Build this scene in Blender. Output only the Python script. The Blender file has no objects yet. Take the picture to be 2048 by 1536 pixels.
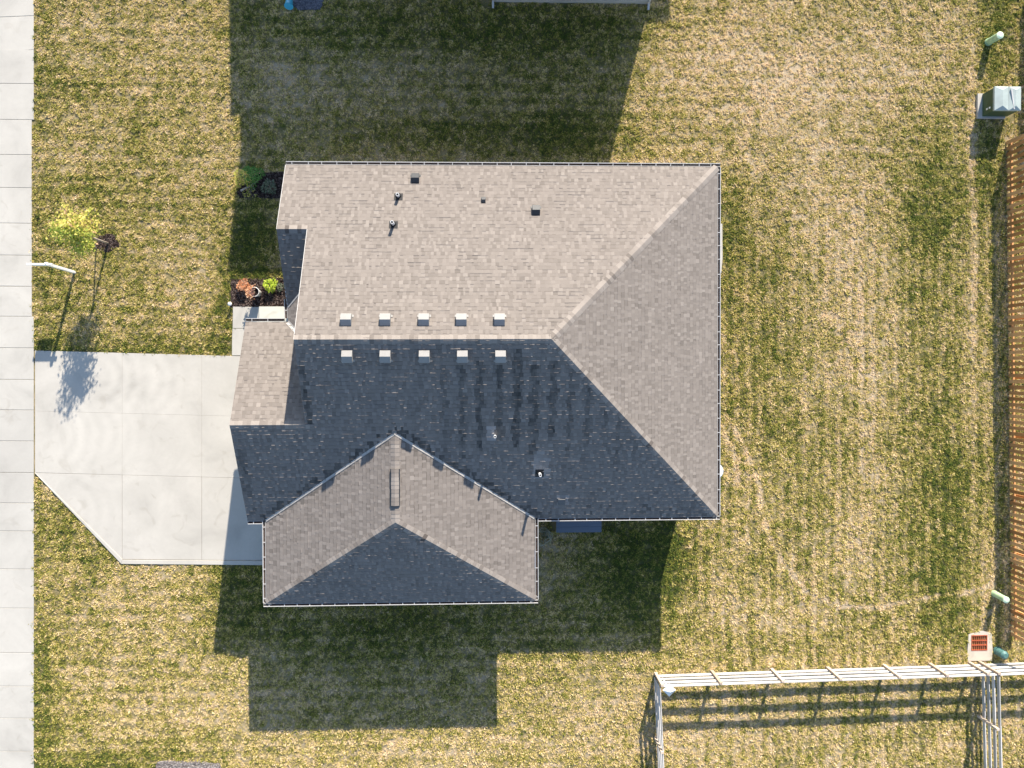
import bpy, math, random
import numpy as np
from mathutils import Matrix, Vector

sc = bpy.context.scene
R = math.radians
random.seed(7); rng = np.random.default_rng(7)

# ---------------------------------------------------------------- camera
CAMH = 29.6; FPX = 1473.2
OM, PH, KA = -0.0177, -0.0303, -0.0042
def rot3(om, ph, ka):
    cx, sx = math.cos(om), math.sin(om); cy, sy = math.cos(ph), math.sin(ph); cz, sz = math.cos(ka), math.sin(ka)
    return np.array([[1,0,0],[0,cx,-sx],[0,sx,cx]]) @ np.array([[cy,0,sy],[0,1,0],[-sy,0,cy]]) @ np.array([[cz,-sz,0],[sz,cz,0],[0,0,1]])
CM = rot3(OM, PH, KA)
cam = bpy.data.cameras.new('camera'); co = bpy.data.objects.new('camera', cam); sc.collection.objects.link(co)
cam.sensor_width = 36; cam.lens = 36 * FPX / 2048; cam.clip_end = 3000
M4 = Matrix([list(CM[i]) + [0] for i in range(3)] + [[0,0,0,1]]); M4.translation = Vector((0, 0, CAMH))
co.matrix_world = M4
sc.camera = co

# ---------------------------------------------------------------- light
SX, SY = -0.513, -2.020            # where a point one metre up throws its shadow
SUN = Vector((-SX, -SY, 1)).normalized()
w = bpy.data.worlds.new('World'); sc.world = w; w.use_nodes = True
nt = w.node_tree; bg = nt.nodes['Background']
sky = nt.nodes.new('ShaderNodeTexSky'); sky.sky_type = 'NISHITA'; sky.sun_disc = False
sky.sun_elevation = math.asin(SUN.z); sky.sun_rotation = math.atan2(SUN.x, SUN.y)
sky.air_density = 1.0; sky.dust_density = 0.6; sky.ozone_density = 2.2
nt.links.new(sky.outputs[0], bg.inputs[0]); bg.inputs[1].default_value = 0.12
sl = bpy.data.lights.new('sun', 'SUN'); sl.energy = 5.0; sl.angle = R(0.5); sl.color = (1.0, 0.915, 0.80)
so = bpy.data.objects.new('sun', sl); sc.collection.objects.link(so)
so.rotation_euler = (-SUN).to_track_quat('-Z', 'Y').to_euler(); so.location = (10, 40, 40)
sc.view_settings.view_transform = 'Standard'; sc.view_settings.look = 'None'
sc.view_settings.exposure = 1.25; sc.view_settings.gamma = 1

# ---------------------------------------------------------------- helpers
def G(px, py, h=0.0):
    """the place at height h seen at this spot of the survey photo"""
    d = CM @ np.array([(px-1024)/FPX, (768-py)/FPX, -1.0]); t = (h-CAMH)/d[2]
    return (float(d[0]*t), float(d[1]*t), h)
def G2(px, py, h=0.0): return G(px, py, h)[:2]

class MB:
    def __init__(s): s.v = []; s.f = []; s.r = []; s.t = []
    def poly(s, pts, r=0.5, t=0.0):
        n = len(s.v); s.v += [tuple(p) for p in pts]; s.f.append(tuple(range(n, n+len(pts)))); s.r.append(r); s.t.append(t)
    def mesh(s, vs, fs, r=0.5, t=0.0):
        n = len(s.v); s.v += [tuple(p) for p in vs]
        for f in fs: s.f.append(tuple(i+n for i in f)); s.r.append(r); s.t.append(t)
    def box(s, a, b, r=0.5, t=0.0, M=None):
        x0,y0,z0 = a; x1,y1,z1 = b
        v = [(x0,y0,z0),(x1,y0,z0),(x1,y1,z0),(x0,y1,z0),(x0,y0,z1),(x1,y0,z1),(x1,y1,z1),(x0,y1,z1)]
        if M is not None: v = [tuple(M @ Vector(p)) for p in v]
        s.mesh(v, [(3,2,1,0),(4,5,6,7),(0,1,5,4),(1,2,6,5),(2,3,7,6),(3,0,4,7)], r, t)
    def slab(s, pts, z0, z1, r=0.5, t=0.0, bev=0.0):
        """prism over a 2D outline (counter-clockwise), its top edge eased by bev"""
        n = len(pts)
        if area(pts) < 0: pts = pts[::-1]
        top = inset(pts, bev) if bev > 0 else pts
        v = [(x,y,z0) for x,y in pts] + [(x,y,z1-bev*0.7) for x,y in pts] + [(x,y,z1) for x,y in top]
        f = [tuple(range(2*n, 3*n)), tuple(range(n-1,-1,-1))]
        for k in range(2):
            for i in range(n):
                j = (i+1) % n; f.append((k*n+i, k*n+j, (k+1)*n+j, (k+1)*n+i))
        s.mesh(v, f, r, t)
    def tube(s, pts, rad, n=8, r=0.5, t=0.0, cap=True):
        pts = [Vector(p) for p in pts]; rads = rad if isinstance(rad, (list, tuple)) else [rad]*len(pts)
        vs = []; fs = []
        for i, p in enumerate(pts):
            d = (pts[min(i+1, len(pts)-1)] - pts[max(i-1, 0)]).normalized()
            u = d.orthogonal().normalized() if i == 0 else (u - d*u.dot(d)).normalized()
            q = d.cross(u)
            for k in range(n):
                a = 2*math.pi*k/n; vs.append(p + (u*math.cos(a) + q*math.sin(a))*rads[i])
        for i in range(len(pts)-1):
            for k in range(n):
                k2 = (k+1) % n; fs.append((i*n+k, i*n+k2, (i+1)*n+k2, (i+1)*n+k))
        if cap: fs += [tuple(range(n-1,-1,-1)), tuple(range((len(pts)-1)*n, len(pts)*n))]
        s.mesh(vs, fs, r, t)
    def bar(s, a, b, wd, ht, r=0.5, t=0.0):
        """box beam from a to b, wd across, ht upright"""
        a = Vector(a); b = Vector(b); d = (b-a); L = d.length; d.normalize()
        side = Vector((0,0,1)).cross(d)
        side = side.normalized() if side.length > 1e-4 else Vector((1,0,0))
        up = d.cross(side)
        M = Matrix((( d.x, side.x, up.x, a.x),(d.y, side.y, up.y, a.y),(d.z, side.z, up.z, a.z),(0,0,0,1)))
        s.box((0,-wd/2,-ht/2), (L,wd/2,ht/2), r, t, M)
    def build(s, name, mat, parent=None, smooth=False, bevel=0.0):
        me = bpy.data.meshes.new(name); me.from_pydata([tuple(map(float, p)) for p in s.v], [], s.f)
        a = me.attributes.new('rnd', 'FLOAT', 'FACE'); a.data.foreach_set('value', np.array(s.r, dtype=np.float32))
        a = me.attributes.new('tone', 'FLOAT', 'FACE'); a.data.foreach_set('value', np.array(s.t, dtype=np.float32))
        me.materials.append(mat)
        if smooth:
            for p in me.polygons: p.use_smooth = True
        o = bpy.data.objects.new(name, me); sc.collection.objects.link(o)
        if parent is not None:
            o.parent = parent
            o.matrix_parent_inverse = Matrix.Identity(4)
            wm = world_of(parent).inverted()
            me.transform(wm)
        if bevel > 0:
            m = o.modifiers.new('edge', 'BEVEL'); m.width = bevel; m.segments = 2; m.limit_method = 'ANGLE'
        return o
def world_of(o):
    m = Matrix.Translation(o.location) @ o.rotation_euler.to_matrix().to_4x4()
    return (world_of(o.parent) @ m) if o.parent else m
def area(p): return sum(p[i][0]*p[(i+1)%len(p)][1]-p[(i+1)%len(p)][0]*p[i][1] for i in range(len(p)))/2
def inset(pts, d):
    n = len(pts); out = []
    for i in range(n):
        p0, p1, p2 = Vector(pts[i-1]), Vector(pts[i]), Vector(pts[(i+1)%n])
        a = (p1-p0).normalized(); b = (p2-p1).normalized()
        na = Vector((-a.y, a.x)); nb = Vector((-b.y, b.x)); m = na+nb
        out.append(tuple(p1 + m*(d/max(0.3, m.dot(na)))))
    return out
def tag(o, label=None, cat=None, group=None, kind=None):
    if label: o['label'] = label
    if cat: o['category'] = cat
    if group: o['group'] = group
    if kind: o['kind'] = kind
    return o
def empty(name, loc, rz=0.0):
    o = bpy.data.objects.new(name, None); sc.collection.objects.link(o); o.location = loc; o.rotation_euler = (0,0,rz)
    o.empty_display_size = 0.3; return o
def copy_tree(o, parent=None):
    c = o.copy(); sc.collection.objects.link(c); c.parent = parent
    for ch in list(o.children): copy_tree(ch, c)
    return c

# ---------------------------------------------------------------- materials
def newmat(name, rough=0.8, spec=0.3):
    m = bpy.data.materials.new(name); m.use_nodes = True
    b = m.node_tree.nodes['Principled BSDF']; b.inputs['Roughness'].default_value = rough
    b.inputs['Specular IOR Level'].default_value = spec
    return m, m.node_tree, b
def N(nt, t, **kw):
    n = nt.nodes.new(t)
    for k, v in kw.items(): setattr(n, k, v)
    return n
def noise(nt, scale, detail=4, rough=0.55, vec=None, dist=0.0):
    n = N(nt, 'ShaderNodeTexNoise'); n.inputs['Scale'].default_value = scale; n.inputs['Detail'].default_value = detail
    n.inputs['Roughness'].default_value = rough; n.inputs['Distortion'].default_value = dist
    if vec is not None: nt.links.new(vec, n.inputs['Vector'])
    return n.outputs['Fac']
def pos(nt, scale=(1,1,1), loc=(0,0,0)):
    g = N(nt, 'ShaderNodeNewGeometry'); m = N(nt, 'ShaderNodeMapping'); m.inputs['Scale'].default_value = scale; m.inputs['Location'].default_value = loc
    nt.links.new(g.outputs['Position'], m.inputs['Vector']); return m.outputs['Vector']
def ramp(nt, fac, stops):
    r = N(nt, 'ShaderNodeValToRGB'); e = r.color_ramp.elements
    while len(e) < len(stops): e.new(0.5)
    for i, (p, c) in enumerate(stops): e[i].position = p; e[i].color = (*c, 1) if len(c) == 3 else c
    nt.links.new(fac, r.inputs[0]); return r.outputs[0]
def mixc(nt, fac, a, b, mode='MIX'):
    m = N(nt, 'ShaderNodeMix', data_type='RGBA', blend_type=mode)
    for i, x in ((0, fac), (6, a), (7, b)):
        if hasattr(x, 'links'): nt.links.new(x, m.inputs[i])
        elif isinstance(x, (int, float)): m.inputs[i].default_value = x
        else: m.inputs[i].default_value = (*x, 1)
    return m.outputs[2]
def mth(nt, op, a, b=None, c=None, clamp=False):
    m = N(nt, 'ShaderNodeMath', operation=op); m.use_clamp = clamp
    for i, x in enumerate((a, b, c)):
        if x is None: continue
        if hasattr(x, 'links'): nt.links.new(x, m.inputs[i])
        else: m.inputs[i].default_value = x
    return m.outputs[0]
def attr(nt, name, typ='GEOMETRY'):
    a = N(nt, 'ShaderNodeAttribute', attribute_type=typ); a.attribute_name = name; return a
def bump(nt, b, h, strength=0.4, dist=0.01):
    n = N(nt, 'ShaderNodeBump'); n.inputs['Strength'].default_value = strength; n.inputs['Distance'].default_value = dist
    nt.links.new(h, n.inputs['Height']); nt.links.new(n.outputs[0], b.inputs['Normal'])
def plain(name, col, rough=0.6, spec=0.3, var=0.12, scale=9.0, metallic=0.0, bmp=0.15):
    m, t, b = newmat(name, rough, spec); b.inputs['Metallic'].default_value = metallic
    f = noise(t, scale, 5, vec=pos(t)); r = attr(t, 'rnd').outputs['Fac']
    f2 = mth(t, 'MULTIPLY_ADD', mth(t, 'SUBTRACT', r, 0.5), 0.5, f)
    c = ramp(t, f2, [(0.2, tuple(x*(1-var*1.6) for x in col)), (0.5, col), (0.8, tuple(min(1, x*(1+var)) for x in col))])
    t.links.new(c, b.inputs['Base Color']); bump(t, b, noise(t, scale*8, 3, vec=pos(t)), bmp, 0.004)
    return m

def shingle_mat():
    m, t, b = newmat('asphalt_shingle', 0.92, 0.15)
    r = attr(t, 'rnd').outputs['Fac']; tone = attr(t, 'tone').outputs['Fac']
    P = pos(t)
    c = ramp(t, r, [(0.0, (0.070,0.059,0.051)), (0.25, (0.155,0.135,0.117)), (0.62, (0.220,0.192,0.167)), (1.0, (0.298,0.263,0.230))])
    gran = noise(t, 160, 2, vec=P)
    c = mixc(t, mth(t, 'MULTIPLY', gran, 0.55), c, (0.10,0.085,0.075))
    c = mixc(t, mth(t, 'MULTIPLY', noise(t, 0.9, 3, vec=P), 0.18), c, (0.30,0.26,0.23))
    # moss and run-off stains on the slope that never dries
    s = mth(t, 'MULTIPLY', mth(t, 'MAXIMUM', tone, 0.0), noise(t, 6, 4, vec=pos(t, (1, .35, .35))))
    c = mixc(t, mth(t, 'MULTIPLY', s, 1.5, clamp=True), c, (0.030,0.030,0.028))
    c = mixc(t, mth(t, 'MULTIPLY', mth(t, 'MAXIMUM', mth(t, 'MULTIPLY', tone, -1.0), 0.0), 0.75), c, (0.46,0.43,0.41)); t.links.new(c, b.inputs['Base Color']); bump(t, b, gran, 0.35, 0.004)
    return m
def concrete_mat(name='concrete', base=(0.48,0.452,0.398), swirl=False):
    m, t, b = newmat(name, 0.85, 0.25); P = pos(t)
    f = noise(t, 0.55, 6, 0.6, vec=P, dist=0.6); f2 = noise(t, 7, 5, vec=P); r = attr(t, 'rnd').outputs['Fac']
    c = ramp(t, f, [(0.25, tuple(x*0.76 for x in base)), (0.45, tuple(x*0.95 for x in base)), (0.7, tuple(x*1.09 for x in base))])
    c = mixc(t, mth(t, 'MULTIPLY', f2, 0.28), c, tuple(x*0.72 for x in base))
    c = mixc(t, mth(t, 'MULTIPLY', r, 0.35), c, (base[0]*0.74, base[1]*0.74, base[2]*0.75))
    st = ramp(t, noise(t, 1.3, 3, vec=pos(t, (1,1,1), (4,9,0)), dist=1.5), [(0.60,(0,0,0)),(0.72,(1,1,1))])
    c = mixc(t, mth(t, 'MULTIPLY', st, 0.32), c, (0.30,0.27,0.22))
    if swirl:   # arcs left by the power trowel
        for cx, cy, k in ((-15.6,-0.2,1.0),(-14.0,-0.3,.7),(-17.4,-2.5,0.9),(-15.8,-2.4,0.7),(-17.0,-5.6,0.6)):
            g = N(t, 'ShaderNodeTexWave', wave_type='RINGS', rings_direction='Z'); g.inputs['Scale'].default_value = 0.62
            g.inputs['Distortion'].default_value = 0.8; g.inputs['Detail'].default_value = 1
            mp = pos(t, (1,1,1), (-cx,-cy,0)); t.links.new(mp, g.inputs['Vector'])
            L = N(t, 'ShaderNodeVectorMath', operation='LENGTH'); t.links.new(mp, L.inputs[0])
            sx_ = N(t, 'ShaderNodeSeparateXYZ'); t.links.new(mp, sx_.inputs[0]); fall = mth(t, 'MULTIPLY', mth(t, 'SUBTRACT', 1.0, mth(t, 'MULTIPLY', L.outputs['Value'], 0.36), clamp=True), mth(t, 'MULTIPLY', sx_.outputs[0], 0.9, clamp=True))
            c = mixc(t, mth(t, 'MULTIPLY', mth(t, 'MULTIPLY', fall, g.outputs['Fac']), 0.55*k), c, tuple(x*1.22 for x in base))
    sp = ramp(t, noise(t, 38, 2, vec=P), [(0.74,(0,0,0)),(0.80,(1,1,1))])
    c = mixc(t, mth(t, 'MULTIPLY', sp, 0.35), c, (0.2,0.18,0.15))
    t.links.new(c, b.inputs['Base Color']); bump(t, b, noise(t, 90, 3, vec=P), 0.25, 0.003)
    return m
def grass_mat(ground=False):
    m, t, b = newmat('grass_ground' if ground else 'grass_blades', 0.85, 0.15)
    typ = 'GEOMETRY' if ground else 'INSTANCER'
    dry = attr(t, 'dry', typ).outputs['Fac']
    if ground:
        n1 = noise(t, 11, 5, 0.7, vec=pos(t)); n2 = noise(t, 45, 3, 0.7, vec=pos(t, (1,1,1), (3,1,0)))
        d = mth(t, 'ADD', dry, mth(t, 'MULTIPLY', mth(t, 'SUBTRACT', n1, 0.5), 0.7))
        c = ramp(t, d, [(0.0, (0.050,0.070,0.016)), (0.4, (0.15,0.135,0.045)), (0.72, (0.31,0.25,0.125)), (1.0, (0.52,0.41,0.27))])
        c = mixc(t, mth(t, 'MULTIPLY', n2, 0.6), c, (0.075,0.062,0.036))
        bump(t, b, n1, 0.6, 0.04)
    else:
        rn = attr(t, 'tr', typ).outputs['Fac']; br = attr(t, 'rnd').outputs['Fac']
        d = mth(t, 'ADD', dry, mth(t, 'MULTIPLY', mth(t, 'SUBTRACT', br, 0.5), 0.55))
        c = ramp(t, d, [(0.0, (0.065,0.108,0.020)), (0.25, (0.195,0.225,0.034)), (0.5, (0.52,0.435,0.105)), (0.75, (0.80,0.63,0.29)), (1.0, (0.88,0.69,0.46))])
        c = mixc(t, mth(t, 'MULTIPLY', rn, 0.22), c, (0.36,0.28,0.08))
        b.inputs['Subsurface Weight'].default_value = 0.0
    t.links.new(c, b.inputs['Base Color'])
    if not ground:
        tr = N(t, 'ShaderNodeBsdfTranslucent'); t.links.new(c, tr.inputs[0]); ms = N(t, 'ShaderNodeMixShader'); ms.inputs[0].default_value = 0.22
        out = t.nodes['Material Output']; t.links.new(b.outputs[0], ms.inputs[1]); t.links.new(tr.outputs[0], ms.inputs[2]); t.links.new(ms.outputs[0], out.inputs[0])
    return m
def leaf_mat(name, cols, trans=0.3):
    m, t, b = newmat(name, 0.6, 0.3); r = attr(t, 'rnd').outputs['Fac']
    c = ramp(t, r, [(i/(len(cols)-1), c) for i, c in enumerate(cols)])
    c = mixc(t, mth(t, 'MULTIPLY', noise(t, 30, 2, vec=pos(t)), 0.25), c, tuple(x*0.5 for x in cols[0]))
    t.links.new(c, b.inputs['Base Color'])
    tr = N(t, 'ShaderNodeBsdfTranslucent'); t.links.new(c, tr.inputs[0]); ms = N(t, 'ShaderNodeMixShader'); ms.inputs[0].default_value = trans
    out = t.nodes['Material Output']; t.links.new(b.outputs[0], ms.inputs[1]); t.links.new(tr.outputs[0], ms.inputs[2]); t.links.new(ms.outputs[0], out.inputs[0])
    return m
def chip_mat(name, cols, scale=24):
    m, t, b = newmat(name, 0.95, 0.1); r = attr(t, 'rnd').outputs['Fac']
    c = ramp(t, r, [(i/(len(cols)-1), c) for i, c in enumerate(cols)])
    c = mixc(t, mth(t, 'MULTIPLY', noise(t, scale, 4, vec=pos(t)), 0.7), c, tuple(x*0.35 for x in cols[0]))
    t.links.new(c, b.inputs['Base Color']); bump(t, b, noise(t, scale, 4, vec=pos(t)), 0.8, 0.03)
    return m
def siding_mat(name, col):
    m, t, b = newmat(name, 0.6, 0.3)
    wv = N(t, 'ShaderNodeTexWave', wave_type='BANDS', bands_direction='Z', wave_profile='SAW'); wv.inputs['Scale'].default_value = 1.6
    wv.inputs['Distortion'].default_value = 0; t.links.new(pos(t), wv.inputs['Vector'])
    c = mixc(t, mth(t, 'MULTIPLY', noise(t, 3, 5, vec=pos(t)), 0.3), col, tuple(x*0.82 for x in col))
    t.links.new(c, b.inputs['Base Color']); bump(t, b, wv.outputs['Fac'], 0.6, 0.012)
    return m
def wood_mat(name, c1, c2, stretch=(14, 14, 1.2)):
    m, t, b = newmat(name, 0.8, 0.2); r = attr(t, 'rnd').outputs['Fac']
    f = noise(t, 2.2, 6, 0.65, vec=pos(t, stretch)); f = mth(t, 'MULTIPLY_ADD', mth(t, 'SUBTRACT', r, 0.5), 0.8, f)
    c = ramp(t, f, [(0.2, c1), (0.5, tuple((a+b_)/2 for a, b_ in zip(c1, c2))), (0.8, c2)])
    t.links.new(c, b.inputs['Base Color']); bump(t, b, f, 0.2, 0.004)
    return m
def glass_mat():
    m, t, b = newmat('window_glass', 0.05, 0.8); f = noise(t, 1.5, 2, vec=pos(t))
    t.links.new(ramp(t, f, [(0.3, (0.02,0.03,0.04)), (0.7, (0.05,0.06,0.07))]), b.inputs['Base Color']); return m

MS = shingle_mat()
M_conc = concrete_mat(); M_drive = concrete_mat('driveway_concrete', (0.455,0.425,0.370), swirl=True)
M_walk = concrete_mat('sidewalk_concrete', (0.465,0.438,0.385))
M_gground = grass_mat(True); M_grass = grass_mat(False)
M_white = plain('white_aluminium', (0.48,0.465,0.44), 0.4, 0.4, 0.07, 3)
M_gutter_in = M_white
M_flash = plain('valley_metal', (0.40,0.375,0.34), 0.6, 0.3, 0.1, 4)
M_siding = siding_mat('grey_siding', (0.42,0.42,0.40)); M_siding2 = siding_mat('cream_siding', (0.62,0.60,0.55))
M_ventw = plain('painted_grey_metal', (0.25,0.24,0.225), 0.6, 0.25, 0.06, 5)
M_ventb = plain('charcoal_plastic', (0.022,0.025,0.028), 0.5, 0.4, 0.2, 8)
M_pvc = plain('white_pvc', (0.80,0.80,0.78), 0.35, 0.4, 0.05, 8)
M_rubber = plain('black_rubber', (0.015,0.015,0.016), 0.7, 0.3, 0.2, 8)
M_glass = glass_mat()
M_ped = plain('pale_green_plastic', (0.36,0.50,0.30), 0.5, 0.4, 0.08, 5)
M_pedtop = plain('pale_green_cap', (0.50,0.62,0.45), 0.45, 0.4, 0.06, 5)
M_teal = plain('teal_plastic', (0.07,0.16,0.145), 0.5, 0.4, 0.15, 5)
M_trafo = plain('green_painted_steel', (0.050,0.085,0.040), 0.55, 0.35, 0.15, 4)
M_trafotop = plain('weathered_green_steel', (0.34,0.39,0.36), 0.5, 0.4, 0.12, 3)
M_cedar = wood_mat('orange_brown_cedar', (0.36,0.17,0.06), (0.66,0.37,0.16))
M_rail = wood_mat('weathered_white_rail', (0.38,0.36,0.335), (0.58,0.55,0.515), (1.5, 1.5, 14))
M_post = wood_mat('tan_post_wood', (0.36,0.275,0.21), (0.52,0.42,0.33))
M_bark = plain('grey_bark', (0.36,0.30,0.25), 0.9, 0.1, 0.25, 22)
M_stake = wood_mat('stake_wood', (0.30,0.24,0.17), (0.46,0.38,0.28))
M_mulch = chip_mat('bark_mulch', [(0.020,0.012,0.010),(0.06,0.040,0.034),(0.13,0.095,0.082),(0.24,0.185,0.16)])
M_gravel = chip_mat('pale_gravel', [(0.16,0.135,0.12),(0.34,0.30,0.27),(0.50,0.46,0.43)])
M_gravel2 = chip_mat('blue_grey_gravel', [(0.10,0.10,0.12),(0.22,0.22,0.26),(0.34,0.34,0.38)])
M_rust = plain('rusty_iron', (0.36,0.085,0.035), 0.75, 0.3, 0.25, 14)
M_black = plain('dark_pit', (0.012,0.011,0.010), 0.9, 0.1, 0.2, 10)
M_deck = wood_mat('slate_deck_board', (0.085,0.10,0.135), (0.15,0.175,0.22), (1.0, 12, 12))
M_well = plain('frosted_cover', (0.60,0.66,0.70), 0.25, 0.5, 0.06, 6)
M_hose = plain('pale_hose', (0.40,0.38,0.28), 0.5, 0.4, 0.15, 10)
M_pot = plain('white_glazed_pot', (0.72,0.69,0.64), 0.3, 0.5, 0.08, 8)
M_soil = chip_mat('potting_soil', [(0.012,0.008,0.008),(0.03,0.02,0.02)])
M_blue = plain('bright_blue_plastic', (0.05,0.36,0.52), 0.4, 0.5, 0.1, 8)
M_door = plain('garage_door_paint', (0.68,0.67,0.64), 0.5, 0.4, 0.05, 3)
M_stone = plain('pale_stone', (0.5,0.49,0.46), 0.7, 0.3, 0.15, 15)

# ================================================================ THE HOUSE ROOF (plan, metres)
XE, YN, YS, HE, PT = 8.28, 7.37, -5.33, 2.99, 0.4857
XW, XB, YB, XG, YGN, H1, YGR = -6.19, -7.23, 4.86, -8.70, 1.78, 3.0, -1.78
WX0, WX1, WYS, WR0, HW = -8.05, 1.61, -8.32, -5.13, 4.56
YR = (YN+YS)/2; XR = 1.98; ZR = HE + PT*(YN-YR)
ZB = HE + PT*(YN-YB); ZG = HE + PT*(YGR-YS)
WXR = (WX0+WX1)/2; YV = YS + (HW-HE)/PT; PW = (HW-HE)/(WXR-WX0); PWS = (HW-HE)/(WR0-WYS)
PG = (ZG-H1)/(YGN-YGR)
X0 = -7.20; XI = -5.90; YP1 = 2.31; YP0 = YGN
house = empty('house', (0, 0, 0))
tag(house, 'large single storey house with pale brown shingled hip and gable roof filling the centre', 'house')

def clip(poly, conv):
    out = poly
    n = len(conv)
    for i in range(n):
        a = conv[i]; b = conv[(i+1) % n]; ex, ey = b[0]-a[0], b[1]-a[1]
        res = []; m = len(out)
        if m == 0: return []
        ds = [ex*(p[1]-a[1]) - ey*(p[0]-a[0]) for p in out]
        for k in range(m):
            p, q = out[k], out[(k+1) % m]; dp, dq = ds[k], ds[(k+1) % m]
            if dp >= 0: res.append(p)
            if (dp >= 0) != (dq >= 0):
                t = dp/(dp-dq); res.append((p[0]+(q[0]-p[0])*t, p[1]+(q[1]-p[1])*t))
        out = res
    return out

class Plane:
    """roof plane z = z0 + slope along 'up' (unit plan direction) from the eave point (ex,ey)"""
    def __init__(s, e, up, z0, pitch):
        s.e = e; s.up = up; s.z0 = z0; s.p = pitch; s.c = 1/math.sqrt(1+pitch*pitch)
        s.right = (up[1], -up[0]); s.nrm = Vector((-up[0]*pitch, -up[1]*pitch, 1)).normalized()
    def uv(s, x, y):
        dx, dy = x-s.e[0], y-s.e[1]
        return dx*s.right[0]+dy*s.right[1], (dx*s.up[0]+dy*s.up[1])/s.c
    def z(s, x, y):
        return s.z0 + s.p*((x-s.e[0])*s.up[0]+(y-s.e[1])*s.up[1])
    def P(s, u, v, h=0.0):
        r = v*s.c
        q = Vector((s.e[0]+u*s.right[0]+r*s.up[0], s.e[1]+u*s.right[1]+r*s.up[1], s.z0+s.p*r))
        return q + s.nrm*h

EXPO = 0.143
roof = MB()
def shingle(plane, polys, tonefn=None, curl=0.10, lean=0.0):
    for poly in polys:
        q = [plane.uv(*p) for p in poly]
        if area(q) < 0: q = q[::-1]
        # underlay
        roof.poly([plane.P(u, v, -0.006) for u, v in q], 0.2)
        roof.poly([plane.P(u, v, -0.035) for u, v in q[::-1]], 0.2)
    allq = []
    for poly in polys:
        q = [plane.uv(*p) for p in poly]
        if area(q) < 0: q = q[::-1]
        allq.append(q)
    umin = min(u for q in allq for u, v in q); umax = max(u for q in allq for u, v in q); vmax = max(v for q in allq for u, v in q)
    k = 0
    while k*EXPO < vmax:
        v0 = k*EXPO; v1 = v0+EXPO; u = umin - random.uniform(0, .2); hi = random.random() < .5
        linelift = random.choice((0, 0, .0008, .0016)); rollrun = 0
        while u < umax:
            wd = random.uniform(.06, .16) if hi else random.uniform(.06, .20); ue = u+wd
            base = (0.0082 if hi else 0.0048) + linelift
            cl = curl*(1.9 if v0 < 1.1 else (.75 if v0 > vmax*.72 else 1.0)) if curl > .2 else curl; cur = random.random() < cl
            hl = base + random.uniform(-.0007, .0007); hr = base + random.uniform(-.0007, .0007)
            hm = base + random.uniform(-.0004, .001) + (random.uniform(.001, .0035) if cur else 0)
            um = random.uniform(.35, .65)*wd + u
            roll = random.uniform(.006, .014) if (random.random() < cl or (rollrun > 0 and random.random() < .8)) else 0.0
            rollrun = rollrun-1 if rollrun > 0 else (random.randint(2, 7) if random.random() < cl*.30 else 0)
            de = .022+.016*random.random(); dm = de*random.uniform(1.0, 2.6)
            def h(uu, vv):
                if uu < um: f = (uu-u)/(um-u); a = hl+(hm-hl)*f; dd = de+(dm-de)*f
                else: f = (uu-um)/(ue-um); a = hm+(hr-hm)*f; dd = dm+(de-dm)*f
                t_ = vv-v0
                return 0.0004 + max(0.0, a)*(1-t_/EXPO) + (roll*max(0, 1-t_/dd) if roll else 0)
            r = min(1, max(.22, random.gauss(0.66 if hi else 0.47, 0.12)))
            vt = v1-.020
            if roll: strips = [([(u, v0), (um, v0), (ue, v0), (ue, v0+de), (um, v0+dm), (u, v0+de)], r), ([(u, v0+de), (um, v0+dm), (ue, v0+de), (ue, vt), (u, vt)], r)]
            else: strips = [([(u, v0), (um, v0), (ue, v0), (ue, vt), (u, vt)], r)]
            strips.append(([(u, vt), (ue, vt), (ue, v1), (u, v1)], max(0, r-random.choice((0,.1,.2,.35,.5)))))
            uc, vc = (u+ue)/2, (v0+v1)/2; rad_ = .15+wd
            for q in allq:
                pw = plane.P(uc, vc); tone = tonefn(pw.x, pw.y) if tonefn else 0.0
                for quad, rr_ in strips:
                    c = clip(quad, q)
                    if len(c) < 3 or abs(area(c)) < 1e-5: continue
                    roof.poly([plane.P(a, b_, h(a, b_)) for a, b_ in c], rr_, tone)
                    n = len(c)
                    for i in range(n):
                        a, b_ = c[i], c[(i+1) % n]
                        butt = abs(a[1]-v0) < 1e-6 and abs(b_[1]-v0) < 1e-6
                        side = hi and (abs(a[0]-b_[0]) < 1e-6) and (abs(a[0]-u) < 1e-6 or abs(a[0]-ue) < 1e-6)
                        if butt or side:
                            roof.poly([plane.P(a[0], a[1], h(*a)), plane.P(a[0], a[1], -.004), plane.P(b_[0], b_[1], -.004), plane.P(b_[0], b_[1], h(*b_))], max(0, r-.5), tone)
            u = ue; hi = not hi
        k += 1

hx = lambda y: XR + (YR-y)*(XE-XR)/(YR-YS)     # SE hip
hxn = lambda y: XR + (y-YR)*(XE-XR)/(YN-YR)    # NE hip
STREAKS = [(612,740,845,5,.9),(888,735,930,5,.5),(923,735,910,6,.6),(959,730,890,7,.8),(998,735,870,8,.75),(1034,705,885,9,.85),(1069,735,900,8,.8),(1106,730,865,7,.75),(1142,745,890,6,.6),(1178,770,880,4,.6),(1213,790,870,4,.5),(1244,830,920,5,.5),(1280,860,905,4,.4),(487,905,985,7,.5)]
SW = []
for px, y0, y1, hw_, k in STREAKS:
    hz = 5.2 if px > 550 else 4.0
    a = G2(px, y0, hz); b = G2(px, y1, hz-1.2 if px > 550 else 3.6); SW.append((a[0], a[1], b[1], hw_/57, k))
PALE = [(*G2(1084,938,4.3), .30, .34, .45), (*G2(1078,918,4.35), .22, .3, .35), (*G2(992,868,4.6), .26, .22, .6), (*G2(584,838,4.7), .14, .2, .5), (*G2(1127,1003,3.5), .2, .2, .35)]
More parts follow.
